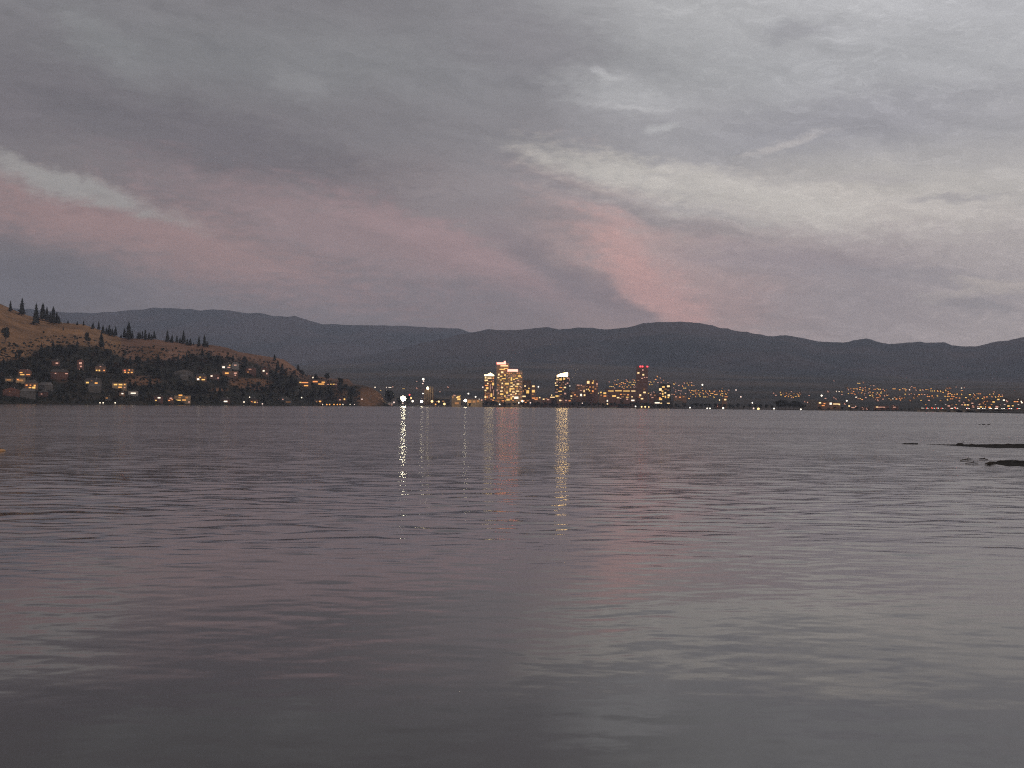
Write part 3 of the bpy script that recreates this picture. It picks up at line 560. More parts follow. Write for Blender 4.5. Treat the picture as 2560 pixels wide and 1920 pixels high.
# ------------------------------------------------------------------ houses of the left hill
HOUSES = [
    ((46, 930, 78, 941), M_brown, M_roofr, 'hip', ((53, 931.5, 9, 3.4, 'y'), (56, 936.8, 13, 3, 'w'), (70, 936.5, 12, 2.8, 'o')), 'house with two rows of orange light under a rust roof, upper left hillside'),
    ((13, 946, 32, 955), M_tan, M_roof, 'gable', ((22, 949.5, 14, 5, 'd'),), 'small house with one dim amber window, leftmost on the hillside'),
    ((40, 945, 63, 959), M_tan, M_roof, 'hip', ((51, 951, 18, 6, 'd'), (45, 949, 6, 4, 'o')), 'house with a glowing amber front wall, second from left on the hillside'),
    ((62, 957, 94, 976), M_brown, M_roof, 'hip', ((67, 963, 6, 4, 'o'), (76, 963, 5, 3, 'o'), (86, 964, 6, 6, 'y'), (75, 969, 8, 4, 'y'), (84, 969, 10, 6, 'w')), 'house with a scatter of bright orange windows below the amber-fronted house'),
    ((8, 976, 48, 991), M_red, M_roofr, 'gable', ((24, 978, 3, 2, 'd'), (24, 973, 7, 6, 'c')), 'red house with one round white light under its gable, far left above shore'),
    ((97, 963, 132, 976), M_grey, M_roofg, 'hip', (), 'grey-roofed unlit house right of the scattered orange windows'),
    ((52, 978, 88, 997), M_grey, M_roofg, 'hip', (), 'big grey unlit house near the shore, below the orange windows'),
    ((96, 980, 120, 992), M_red, M_roofg, 'gable', ((104, 985, 5, 2.4, 'p'),), 'dull red house with one faint pink window beside the big grey house'),
    ((129, 903, 149, 915), M_red, M_roof, 'gable', ((142, 908, 8, 5, 'p'),), 'small pinkish house high on the slope, left of the tall pink facade'),
    ((193, 902, 209, 924), M_red, M_roofr, 'gable', ((201, 908, 9, 7, 'p'), (202, 916, 6, 5, 'p'), (201, 923, 8, 2, 'p')), 'tall narrow house with a faint pink-lit facade high on the slope'),
    ((127, 930, 170, 950), M_red, M_roof, 'hip', ((139, 933.5, 5, 3, 'p'), (165, 934, 9, 2.8, 'p')), 'wide dull brown house with a pale light at each end'),
    ((238, 916, 264, 930), M_brown, M_roof, 'hip', ((242, 926, 5, 4, 'w'), (248.5, 926, 5, 5, 'w'), (260, 926, 5, 4, 'o'), (251, 916, 5, 2.4, 'p')), 'house with two white windows and one orange, mid slope left of the six-window house'),
    ((306, 922, 335, 936), M_brown, M_roof, 'flat', ((312, 926, 5, 3.4, 'r'), (323, 925, 5, 3.4, 'o'), (313, 930.5, 5, 4, 'y'), (321, 931.5, 5, 4, 'y'), (329, 931, 6, 4, 'y'), (330, 925, 3, 3, 'd')), 'flat house with six orange windows in two rows, mid slope'),
    ((212, 952, 254, 963), M_grey, M_roof, 'hip', ((219, 956.5, 9, 5, 'w'), (240, 958, 9, 5.5, 'y'), (229, 952, 6, 2, 'd')), 'house with one white and one orange light above a grey house'),
    ((221, 966, 252, 982), M_grey, M_roofg, 'hip', (), 'grey unlit house directly below the white and orange lights'),
    ((281, 957, 316, 973), M_tan, M_roof, 'flat', ((289, 961.5, 11, 4.6, 'w'), (301, 961.5, 12, 4.6, 'w'), (311, 961, 5, 4, 'y'), (300, 968, 11, 4, 'y'), (311, 969, 5, 3, 'p')), 'house with the brightest long row of yellow-white windows on the hillside'),
    ((298, 981, 312, 991), M_brown, M_roof, 'gable', ((306, 984, 6, 4, 'c'),), 'small house with one white window, left of the long white-banded house'),
    ((321, 978, 345, 990), M_pale, M_roof, 'flat', ((333, 983, 16, 4, 'c'),), 'house with one long white band of light, below the brightest row'),
    ((262, 992, 276, 1003), M_grey, M_roof, 'gable', ((267, 995, 7, 4, 'd'),), 'small house with a dim yellow window just above the shore lamps'),
    ((385, 991, 407, 1006), M_dark, M_roof, 'gable', ((397.5, 994.5, 9, 4, 'c'), (390, 1001, 5, 3.5, 'w')), 'dark shore house with a white light, left of the pink-orange house'),
    ((418, 992, 434, 1007), M_brown, M_roof, 'gable', ((427, 996, 8, 5, 'p'), (423, 1001, 6, 3.4, 'o'), (430, 999, 3, 4, 'o')), 'narrow shore house lit pink and orange, left of the big golden house'),
    ((436, 989, 476, 1010), M_tan, M_roof, 'flat', ((451, 988, 12, 4, 'y'), (449, 994, 8, 5, 'd'), (466, 994, 8, 6, 'd'), (446, 1000.5, 16, 3.2, 'w'), (460, 1000, 12, 3.4, 'y'), (472, 1005, 4, 5, 'p'), (444, 1006.5, 12, 3, 'd')), 'big golden-lit shore house with a long bright lower window'),
    ((490, 940, 516, 953), M_brown, M_roof, 'hip', ((495.5, 948, 7, 6, 'c'), (500, 943, 6, 3.4, 'w'), (508, 949, 11, 4, 'w'), (512, 944, 3, 2, 'd')), 'house with three white-gold lights alone on the middle slope'),
    ((435, 931, 483, 940), M_grey, M_roofg, 'gable', (), 'long pale-roofed unlit house left of the three white-gold lights'),
    ((450, 941, 471, 950), M_grey, M_roofg, 'hip', (), 'small grey unlit house below the long pale roof'),
    ((553, 912, 579, 925), M_grey, M_roof, 'gable', ((559, 918, 8, 6, 'c'), (574, 912.5, 5, 3.5, 'w'), (572, 918.5, 9, 4, 'p')), 'upper house with a white triangle of light, near the hill end'),
    ((580, 909, 597, 924), M_pale, M_roofg, 'hip', ((588, 913, 8, 4, 'p'),), 'pale house with a cool grey-white front beside the white triangle light'),
    ((556, 928, 595, 944), M_brown, M_roof, 'flat', ((567, 933, 12, 5, 'y'), (588, 933, 9, 5, 'p'), (588, 938, 5, 4, 'p'), (557, 941, 6, 3, 'w')), 'house with one yellow and one pink window under the pale house'),
    ((525, 936, 549, 949), M_dark, M_roof, 'gable', ((529, 940, 6, 4, 'c'), (545, 945, 5, 4, 'p')), 'dark house with two small white lights, left of the yellow and pink windows'),
    ((614, 920, 640, 937), M_red, M_roof, 'gable', ((625, 923, 9, 2, 'p'), (620, 930, 3, 6, 'd')), 'brown gabled unlit house near the ridge, left of the lone lamp house'),
    ((652, 923, 672, 940), M_brown, M_roofr, 'gable', ((659, 927, 6, 5, 'c'), (667, 934, 4, 5, 'p')), 'brown house with one lone white light near the ridge end'),
    ((745, 950, 777, 968), M_brown, M_roofr, 'flat', ((751, 956, 6, 4, 'w'), (762, 956.5, 22, 3.6, 'o'), (765, 964, 14, 4, 'y')), 'house with two long orange bands on the point, leftmost of three'),
    ((777, 949, 817, 963), M_brown, M_roof, 'flat', ((788, 954, 16, 4.6, 'o'), (808, 955.5, 11, 3.6, 'y'), (803, 960, 20, 3.6, 'y')), 'house with offset orange bands on the point, middle of three'),
    ((816, 955, 843, 966), M_red, M_roof, 'flat', ((820, 961, 5, 2.6, 'p'), (827, 960.5, 5, 2.6, 'w'), (834, 960.5, 6, 2.6, 'w'), (840, 961, 3, 3, 'p')), 'house with a row of small pinkish lights on the point, rightmost of three'),
    ((617, 999, 645, 1010), M_brown, M_roof, 'gable', ((626, 1005, 13, 5, 'o'), (637, 1005.5, 6, 4, 'w'), (643, 1006, 4, 2.4, 'p')), 'shore house with a strong orange front below the ridge lamp house'),
    ((688, 997, 729, 1009), M_grey, M_roofg, 'gable', ((696, 999, 4, 4, 'p'), (707, 998, 4, 5, 'p'), (720, 1005, 16, 2, 'd')), 'pale grey unlit boathouse on the shore, right half of the hill'),
    ((786, 999, 806, 1010), M_brown, M_roof, 'gable', ((800, 1003.5, 7, 4.6, 'y'), (791, 1005, 5, 5, 'd')), 'small shore house with an orange window, left end of the lamp row'),
    ((551, 999, 575, 1009), M_dark, M_roof, 'hip', ((563, 1003.5, 14, 4.6, 'c'),), 'dark shore house with one wide white window, right of the golden house'),
    ((846, 993, 866, 1006), M_red, M_roof, 'gable', ((850, 999.5, 6, 3.4, 'p'), (861, 998, 5, 6, 'w')), 'brown house with two slanted pale lights above the lamp row'),
]
HB = []
for bx, wl, rf, kd, wn, lb in HOUSES:
    wn = tuple((a, b_, c_ * .86, d_ * .84, {'y': 'a', 'w': 'y'}.get(e, e)) for a, b_, c_, d_, e in wn)
    r, s, hw, ht, D_, gz = building('hillside_house', lb, 'house', bx, 9, None if bx[3] < 1008 else float(DS((bx[0] + bx[2]) / 2)) + 12, wl, rf, kd, None if kd != 'flat' else .5, wn, group='houses on the left hillside')
    HB.append((bx[0] - 5, bx[1] - 6, bx[2] + 5, bx[3] + 4))
    if kd in ('hip', 'gable') and len(wn):                              # a chimney on each pitched roof with a lit room
        b = MB(); b.box(hw * .35, hw * .35 + 1, 3.2, 4.2, ht, ht + min(hw, 9) * .45 + .8); b.build('chimney', M_conc, [c for c in r.children if c.name.startswith('roof')][0])

# ------------------------------------------------------------------ lamps
LG = {'c': glow('lamp_white', (1, .88, .72), 2.4, True), 'y': glow('lamp_yellow', (1, .68, .28), 2.4, True), 'o': glow('lamp_orange', (1, .42, .10), 1.4), 'r': glow('lamp_red', (1, .08, .08), 3, True),
      'F': glow('floodlight', (1, .90, .62), 85, True), 'p': glow('lamp_pale', (1, .75, .65), 1.2), 'h': glow('lamp_small_white', (1, .84, .64), 1.6), 'S': glow('lamp_strong', (1, .86, .58), 20, True)}
def lamp(x, y, d, key, label, group, off=None, base=None, name='street_lamp'):
    """a globe of d photo pixels at photo pixel (x, y) on a post"""
    p = shore(x, off) if off is not None else place(x, base if base else y + 4)
    s = p.y / F; z = max(zpx(x, y, p.y) - p.z, 1.2); X = at(x, y, p.y).x
    r = empty(name, (X, p.y, p.z), face(p), label=label, cat='lamp', group=group)
    b = MB(); b.tube((0, 0, -1), (0, 0, z - d * s * .3), .16, .10, 6); b.box(-.3, .3, -.3, .3, -1, .35); b.build('post', M_metal, r)
    d *= .74; b = MB(); b.ball((0, 0, z), d * s * .5, d * s * .4, d * s * .5, 10, 7); b.build('lamp_head', LG[key], r, True)
    return r
GL = 'lamps along the left hill shore'
for x, y, d, k, lb in ((250, 1007, 5, 'c', 'left one of a close pair of white shore lamps under the bright-row house'), (258, 1007, 5.5, 'c', 'right one of a close pair of white shore lamps under the bright-row house'),
                       (288, 1007, 5.5, 'c', 'single white shore lamp just right of the close pair'), (610, 1005, 6, 'c', 'white shore lamp left of the orange-fronted shore house'),
                       (624, 993, 4.5, 'c', 'white lamp above the orange-fronted shore house'), (754, 994, 5, 'c', 'lone white lamp in dark trees above the boathouse shore'),
                       (905, 998, 5, 'p', 'faint lamp on the brown rocky end of the hill'), (783, 944, 6.5, 'c', 'white lamp above the orange-banded houses on the point'),
                       (279, 907, 4.5, 'c', 'lone white lamp high on the wooded slope'), (656, 1012, 5, 'p', 'pale low lamp at the waterline below the orange-fronted house')):
    lamp(x, y, d * .85, 'h' if k == 'c' else k, lb, GL, off=4 if y > 1003 else None)
for i, (x, k) in enumerate(((806, 'c'), (817, 'y'), (824, 'y'), (835, 'y'), (843, 'y'), (850, 'o'), (857, 'c'), (875, 'c'), (886, 'p'))):
    lamp(x, 1012.5, 4.4 if i < 7 else 3.4, {'c': 'h', 'y': 'o', 'o': 'o'}.get(k, k), '%s lamp from the left in the row along the shore of the point' % ordinal(i + 1), 'row of shore lamps below the point', off=3)
GC = 'lamps along the city waterfront'
for x, y, d, k, lb in (
    (1024, 987, 5, 'r', 'small red lamp up and right of the big floodlight'), (1027, 995, 7, 'y', 'yellow lamp touching the big floodlight on its right'),
    (1031.6, 1003, 7, 'c', 'white lamp below right of the big floodlight'), (1007, 1008, 4, 'p', 'small pale lamp directly under the big floodlight'), (985, 1006, 5.5, 'p', 'pale pink lamp beside the domed tent'),
    (1054, 1004, 8.5, 'S', 'big warm lamp at the shore below the mast'), (1080, 1003.5, 8, 'y', 'yellow-white lamp below the silo columns'), (1097, 1004, 6, 'y', 'yellow lamp right of the silo columns'),
    (1111, 1010, 7.5, 'y', 'yellow lamp at the waterline before the long hall'), (1089, 1011, 5, 'o', 'orange globe standing in for wall glow at the waterline below the silo columns'), (1163, 1001.5, 9, 'S', 'big white lamp between the lit pavilion and the floodlit facade'),  # orange globe on a post stands in for light on a wall
    (1171, 984, 5, 'c', 'high white lamp above the big lamp by the floodlit facade'), (1189, 992, 5, 'c', 'white lamp above the floodlit facade'), (1198, 999, 5, 'c', 'white lamp at the right end of the floodlit facade'),
    (1207, 968, 5, 'p', 'pinkish lamp against the left edge of the leftmost tower'), (1249, 1011, 5, 'c', 'lone white lamp in dark trees below the tallest tower'),
    (1290, 995, 8, 'c', 'large white lamp at the foot of the broad yellow tower'), (1306, 1003, 7, 'c', 'white lamp right of the broad yellow tower foot'), (1297, 1007, 5, 'c', 'small white lamp below the broad yellow tower'),
    (1326, 1007, 4.5, 'p', 'small pale lamp below the narrow dark block'), (1346, 967, 4.5, 'c', 'white lamp on a mast right of the narrow dark block'), (1424, 965, 4.6, 'c', 'white lamp touching the right edge of the crown tower'),
    (1474, 1000, 7, 'c', 'white lamp low in front of the tall reddish block'), (1456, 1008, 4, 'p', 'pale lamp on a thin post in dark trees'), (1604, 1017, 5, 'y', 'first yellow lamp on the shore under the dark tower'),
    (1613, 1017, 5, 'y', 'second yellow lamp on the shore under the dark tower'), (1622, 1017.5, 4, 'y', 'third yellow lamp on the shore under the dark tower'), (1589, 1016, 4.5, 'c', 'white lamp at the shore left of the yellow lamps'),
    (1725, 1019, 5, 'c', 'white shore lamp below the left end of the yellow hillside lights'), (1768, 1022, 4.5, 'c', 'left one of two white waterline lamps below the yellow hillside lights'), (1775, 1022, 4.5, 'c', 'right one of two white waterline lamps below the yellow hillside lights'),
    (1808, 1020, 6, 'c', 'white waterline lamp right of the red-lit building'), (1881, 1007, 4.5, 'c', 'white lamp above the orange waterline lamp'), (1896, 1023, 8, 'y', 'bright orange-white lamp at the waterline left of the black tree clump'),
    (1884, 1021, 5, 'p', 'pale lamp just left of the bright orange-white waterline lamp'), (1935, 1021.5, 5, 'c', 'white waterline lamp at the left foot of the black tree clump'), (2002, 1024, 5, 'c', 'white waterline lamp at the right foot of the black tree clump'),
    (2054, 989, 6, 'c', 'bright white lamp alone on the right slope above the brown building'), (2117, 1002, 5, 'c', 'lone white lamp left of the dense orange hillside lights'),
    (1756, 962, 5.5, 'c', 'lone white lamp high above the yellow hillside lights'), (1840, 975, 4.5, 'p', 'faint lamp alone right of the yellow hillside lights'), (1852, 992, 5, 'p', 'pale lamp alone on the dark slope left of the small yellow cluster')):
    lamp(x, y, d, k, lb, GC, off=(3 if y > 1015 else 6) if y > 1000 else None, base=None if y > 1000 else y + (6 if x > 1350 else 9))
# the floodlight with its mast
p = shore(1008, 12); s = p.y / F; z = zpx(1008, 996.5, p.y) - p.z
r = empty('floodlight', (at(1008, 996.5, p.y).x, p.y, p.z), face(p), label='huge white floodlight on a shore mast, brightest light of all, left of the silo', cat='floodlight')
b = MB(); b.tube((0, .6, -1), (0, .6, z + 4), .35, .22, 8); b.build('mast', M_metal, r)
b = MB(); b.box(-5.2, 5.2, .2, .5, z - 4.4, z + 4.4); b.build('lamp_rack', M_metal, r)
b = MB(); b.ball((0, -.3, z), 5.2, 1.0, 5.0, 14, 9); b.build('lamp_head', LG['F'], r, True)  # rack and glowing head swelled to the size of the lamp's glare
# red-lit lattice mast
p = shore(1057, 40); s = p.y / F; z = zpx(1058, 948, p.y) - p.z
r = empty('radio_mast', (at(1058, 960, p.y).x, p.y, p.z), face(p), label='thin lattice mast with white top light and faint pink lights, left of silo', cat='mast')
b = MB()
for sx in (-1, 1):
    for sy in (-1, 1): b.tube((sx * 3, sy * 3, -1), (sx * .3, sy * .3, z), .16, .1, 5)
for i in range(12):
    a0, a1 = 1 - i / 12 * .9, 1 - (i + 1) / 12 * .9; z0, z1 = z * i / 12, z * (i + 1) / 12; sg = 1 if i % 2 else -1
    b.tube((-3 * a0 * sg, -3 * a0, z0), (3 * a1 * sg, -3 * a1, z1), .08, .08, 4); b.tube((-3 * a0 * sg, 3 * a0, z0), (3 * a1 * sg, 3 * a1, z1), .08, .08, 4)
b.build('lattice', mat('red_steel', (.34, .09, .07), (.25, .08, .06)), r)
b = MB(); b.ball((0, -1, z), 2.3, 1.4, 2.3); b.build('lamp_head', LG['c'], r, True)
for dx, y in ((-2.5, 959), (2, 953), (-1, 984)):
    b = MB(); b.ball((dx * .4, -3, zpx(1057, y, p.y) - p.z), 1.5, 1, 1.2); b.build('marker_light', LG['p'] if y < 980 else LG['c'], r, True)

# ------------------------------------------------------------------ far hillside houses, one object each
fh = {}
def far_house_mesh(k, v):
    b = MB(); w_, d_, h_ = ((11, 9, 4.5), (9, 8, 6), (14, 10, 4))[v]
    b.box(-w_ / 2, w_ / 2, 0, d_, -3, h_); hw = w_ / 2
    b.prism([(-hw - .5, h_), (hw + .5, h_), (hw + .5, h_ + .2), (0, h_ + 2.6), (-hw - .5, h_ + .2)], -.5, d_ + .5, 1)
    if v == 0: b.box(-2.6, 2.0, -.15, -.01, 1.1, 3.6, 2)
    elif v == 1: b.box(-2.0, .3, -.15, -.01, 3.2, 5.3, 2); b.box(-1.2, 2.2, -.15, -.01, .6, 2.5, 2)
    else: b.box(-5, -1.0, -.15, -.01, 1.1, 3.1, 2); b.box(.6, 4.4, -.15, -.01, 1.1, 3.1, 2)
    return b.data('far_house', [M_red if v == 1 else M_grey, M_roof, WIN[{'y': 'a', 'w': 'y'}.get(k, k)]])
KN = {'y': 'amber', 'w': 'yellow', 'o': 'orange', 'p': 'faint pink', 'c': 'bright white', 'd': 'dim amber', 'r': 'red'}
FH = []
def far_house(x, y, k, v, cl):
    if (k, v) not in fh: fh[(k, v)] = far_house_mesh(k, v)
    FH.append((x, y, k, v, cl))
CL = [  # name, points: hand-read lights (x, y, colour)
    ('beyond the rocky point', [(938, 968, 'c'), (952, 975, 'w'), (966, 968, 'c'), (975, 968, 'c'), (982, 967, 'p'), (967, 975, 'c'), (1009, 971, 'w'), (1042, 971, 'p'), (1042, 953, 'p'), (1100, 979, 'p'), (1120, 968, 'p')]),
    ('behind long yellow strip', [(1523, 954, 'p'), (1531, 966, 'w'), (1526, 966, 'w'), (1538, 950, 'p'), (1545, 949, 'w'), (1556, 956, 'y'), (1549, 965, 'o'), (1556, 967, 'y'), (1562, 964, 'o'), (1568, 967, 'y'), (1572, 963, 'y'),
      (1577, 967, 'y'), (1566, 950, 'p'), (1575, 955, 'w'), (1583, 949, 'p'), (1586, 955, 'w'), (1583, 961, 'w'), (1585, 968, 'p'), (1553, 960, 'o'), (1580, 972, 'd'), (1535, 957, 'd'), (1560, 970, 'o')]),
    ('between dark and black towers', [(1623, 953, 'p'), (1627, 955, 'w'), (1635, 954, 'w'), (1624, 961, 'w'), (1630, 961, 'w'), (1645, 956, 'p'), (1653, 956, 'p'), (1651, 945, 'p'), (1622, 983, 'w'), (1629, 982, 'p'), (1635, 980, 'p'), (1625, 996, 'p'), (1670, 956, 'p')]),
    ('pink scatter past black tower', [(1685, 960, 'w'), (1689, 957, 'p'), (1700, 962, 'p'), (1718, 957, 'w'), (1721, 960, 'w'), (1729, 956, 'p'), (1712, 970, 'w'), (1690, 974, 'p'), (1689, 979, 'p'), (1697, 976, 'p'), (1703, 977, 'p'), (1701, 984, 'p'), (1714, 983, 'p'), (1735, 963, 'p'), (1740, 974, 'p'), (1680, 985, 'p')]),
    ('yellow terrace past black tower', [(1727, 981, 'y'), (1730, 976, 'y'), (1733, 985, 'w'), (1737, 977, 'y'), (1741, 982, 'o'), (1745, 976, 'y'), (1748, 985, 'w'), (1750, 990, 'w'), (1752, 980, 'y'), (1757, 976, 'y'), (1759, 984, 'y'), (1762, 992, 'w'),
      (1765, 979, 'y'), (1770, 984, 'o'), (1774, 978, 'y'), (1776, 988, 'w'), (1780, 983, 'y'), (1785, 993, 'w'), (1786, 979, 'o'), (1790, 986, 'y'), (1795, 982, 'w'), (1799, 977, 'o'), (1802, 987, 'y'), (1805, 983, 'w'), (1806, 989, 'w'), (1812, 978, 'd'), (1815, 985, 'y'), (1819, 981, 'd'), (1822, 975, 'p'), (1755, 970, 'd'), (1786, 974, 'p'), (1739, 991, 'y'), (1769, 992, 'd')]),
    ('cluster above black trees', [(1934, 983, 'p'), (1940, 988, 'p'), (1951, 981, 'w'), (1953, 987, 'w'), (1958, 984, 'd'), (1963, 991, 'y'), (1966, 983, 'd'), (1971, 991, 'y'), (1974, 984, 'd'), (1978, 990, 'w'), (1983, 993, 'y'), (1985, 984, 'd'), (1990, 990, 'w'), (1993, 983, 'd'), (1997, 990, 'y'), (2000, 985, 'd'), (1972, 987, 'd')]),
    ('thin lights before orange slope', [(2023, 988, 'p'), (2070, 979, 'p'), (2064, 996, 'p'), (2085, 994, 'p'), (2091, 978, 'c'), (2098, 978, 'c'), (2105, 979, 'w'), (2105, 986, 'p'), (2090, 997, 'p'), (2085, 952, 'p'), (2012, 1004, 'p'), (2112, 1010, 'p'), (2157, 1022, 'p'), (2168, 1023, 'p')]),
]
# dense right slope, read from the photograph: crop offset (2160, 900), scale .1808 and (1830, 900), scale .1808
R1 = [(1610, 410, 'p'), (1635, 395, 'o'), (1690, 395, 'y'), (1730, 390, 'y'), (1780, 405, 'w'), (1850, 398, 'o'), (1900, 398, 'y'), (1960, 355, 'p'), (1975, 400, 'o'), (2040, 402, 'w'), (2090, 402, 'p'), (1610, 460, 'w'), (1660, 455, 'o'), (1700, 470, 'o'),
      (1750, 450, 'd'), (1800, 440, 'o'), (1850, 425, 'd'), (1910, 440, 'y'), (1950, 450, 'y'), (2010, 455, 'w'), (2060, 455, 'w'), (1720, 515, 'c'), (1775, 530, 'w'), (1830, 480, 'd'), (1910, 490, 'w'), (1945, 495, 'w'), (2000, 510, 'o'), (2050, 495, 'o'), (2030, 540, 'd'), (2110, 495, 'p'), (2165, 475, 'p'), (2180, 535, 'w'), (1755, 320, 'w'), (1660, 420, 'd'), (1890, 415, 'd')]
R2 = [(495, 410, 'y'), (565, 395, 'w'), (630, 410, 'c'), (660, 365, 'p'), (720, 415, 'p'), (780, 415, 'w'), (815, 415, 'p'), (890, 410, 'd'), (935, 425, 'w'), (975, 425, 'w'), (1020, 430, 'y'), (1060, 435, 'w'), (1095, 445, 'y'), (1130, 420, 'w'), (1200, 390, 'd'), (1275, 370, 'p'), (1350, 385, 'c'),
      (570, 470, 'w'), (625, 475, 'p'), (700, 470, 'p'), (800, 470, 'o'), (840, 475, 'p'), (1015, 495, 'w'), (1135, 500, 'w'), (1180, 460, 'y'), (1215, 480, 'y'), (1245, 470, 'y'), (1290, 470, 'y'), (1350, 475, 'w'), (1165, 500, 'y'), (1155, 550, 'w'), (1210, 535, 'o'), (1270, 520, 'o'), (1230, 500, 'o'), (1320, 565, 'p'), (1410, 520, 'w'),
      (1465, 480, 'w'), (1520, 470, 'c'), (1570, 465, 'w'), (1600, 465, 'o'), (1640, 530, 'w'), (1665, 500, 'o'), (1700, 510, 'o'), (1740, 470, 'w'), (1790, 465, 'w'), (1770, 505, 'o'), (1820, 510, 'w'), (1860, 505, 'y'), (1900, 500, 'y'), (1860, 550, 'w'), (1630, 575, 'o'), (1670, 585, 'o'), (1710, 590, 'd'), (1795, 585, 'w'), (1940, 560, 'c'), (1965, 555, 'p'),
      (1600, 600, 'd'), (1580, 650, 'p'), (1640, 655, 'w'), (1700, 655, 'o'), (1740, 660, 'o'), (1690, 625, 'o'), (1420, 625, 'w'), (1360, 620, 'p'), (1500, 600, 'p'), (1510, 650, 'p'), (1880, 630, 'p'), (1840, 655, 'p'), (2000, 640, 'w'), (2040, 635, 'w'), (2140, 560, 'c'), (2180, 590, 'c'), (1175, 640, 'p'), (1260, 660, 'p'), (790, 555, 'w'), (900, 560, 'p'),
      (340, 480, 'p'), (310, 470, 'p'), (350, 535, 'w'), (400, 535, 'c'), (450, 540, 'o'), (490, 530, 'o'), (505, 550, 'o'), (265, 540, 'p'), (410, 655, 'p'), (940, 670, 'r'), (560, 520, 'd'), (640, 560, 'd'), (740, 500, 'd'), (880, 480, 'd'), (960, 520, 'd'), (1060, 560, 'd'), (1450, 560, 'd'), (1550, 540, 'd'), (1520, 510, 'd')]
CL.append(('dense orange right slope', [(1830 + u * .1808, 900 + v * .1808, k) for u, v, k in R1]))
CL.append(('slope above the bridge', [(2160 + u * .1808, 900 + v * .1808, k) for u, v, k in R2]))
rx_ = random.Random(77)
EXTRA = {'dense orange right slope': 34, 'slope above the bridge': 46, 'yellow terrace past black tower': 14, 'behind long yellow strip': 12, 'pink scatter past black tower': 8, 'cluster above black trees': 5, 'between dark and black towers': 5}
for i_, (nm, pts) in enumerate(CL):
    got = list(pts)
    for _ in range(EXTRA.get(nm, 0)):
        for _t in range(20):
            a = rx_.choice(pts); q_ = (a[0] + rx_.gauss(0, 7), a[1] + rx_.gauss(0, 3.2), rx_.choice('ooddppy'))
            if q_[1] < 1017 and all((q_[0] - c[0]) ** 2 + (2 * (q_[1] - c[1])) ** 2 > 16 for c in got): got.append(q_); break
    CL[i_] = (nm, got)
rs = random.Random(3)
for nm, pts in CL:
    for x, y, k in pts: far_house(x, y, k, rs.choice((0, 0, 1, 2)) if k in 'ywoc' else rs.choice((0, 1)), nm)
for nm, pts in CL:
    L = [f for f in FH if f[4] == nm]; ys = sorted(f[1] for f in L)
    c1, c2 = ys[len(ys) // 3], ys[2 * len(ys) // 3]
    rows = {'upper': [f for f in L if f[1] < c1], 'middle': [f for f in L if c1 <= f[1] < c2], 'lower': [f for f in L if f[1] >= c2]}
    for rn, RL in rows.items():
        for i, (x, y, k, v, _) in enumerate(sorted(RL)):
            p = place(x, y + 2); o = link('far_house', fh[(k, v)]); d_ = at(x, y + 2, p.y)
            o.location = (d_.x, p.y, p.z); o.rotation_euler = (0, 0, face(p) + rs.uniform(-.25, .25))
            sc = rs.uniform(.62, 1.0) * max(.8, p.y / 4300); o.scale = (sc, sc, sc)
            tag(o, 'tiny house, %s light, %s from left, %s row, %s' % (KN[k], ordinal(i + 1), rn, nm), 'house', 'distant houses ' + nm)

# ------------------------------------------------------------------ trees
def conifer_mesh(seed, h=10.0, lean=0):
    R = random.Random(seed); cr = MB(); n = 24
    prev_ = None
    for i in range(9):                                   # dense inner foliage: an uneven tapering core
        f = i / 8; z = h * (.10 + .86 * f); ring = []
        for k in range(7):
            a = 6.283 * k / 7 + R.uniform(-.2, .2); q = h * (.19 * (1 - f) ** .75 + .012) * R.uniform(.55, 1.25)
            ring.append((lean * z / h + q * math.cos(a), q * math.sin(a), z + R.uniform(-.02, .02) * h))
        if prev_:
            for k in range(7): cr.quad(prev_[k], prev_[(k + 1) % 7], ring[(k + 1) % 7], ring[k])
        prev_ = ring
    for i in range(n):
        f = i / (n - 1); z = h * (.10 + .88 * f); rad = h * (.34 * (1 - f) ** .75 + .016) * R.uniform(.6, 1.2)
        for k in range(11):
            if R.random() < .14: continue
            a = R.uniform(0, 6.283); q = rad * R.uniform(.6, 1.15); dz = -h * .045 * R.uniform(.5, 1.4); wd = .34 * q + .08
            ca, sa = math.cos(a), math.sin(a); lx = lean * z / h
            cr.quad((lx, 0, z + h * .03), (lx + q * .6 * ca - wd * sa, q * .6 * sa + wd * ca, z + dz * .4), (lx + q * ca, q * sa, z + dz), (lx + q * .6 * ca + wd * sa, q * .6 * sa - wd * ca, z + dz * .4))
    tr = MB(); tr.tube((0, 0, -.6), (lean * .9, 0, h * .92), h * .02, h * .005, 6)
    for k in range(5):
        z = h * R.uniform(.15, .6); a = R.uniform(0, 6.28); tr.tube((lean * z / h, 0, z), (lean * z / h + h * .1 * math.cos(a), h * .1 * math.sin(a), z - h * .01), h * .006, h * .002, 4)
    return cr.data('crown', needles), tr.data('trunk', bark)
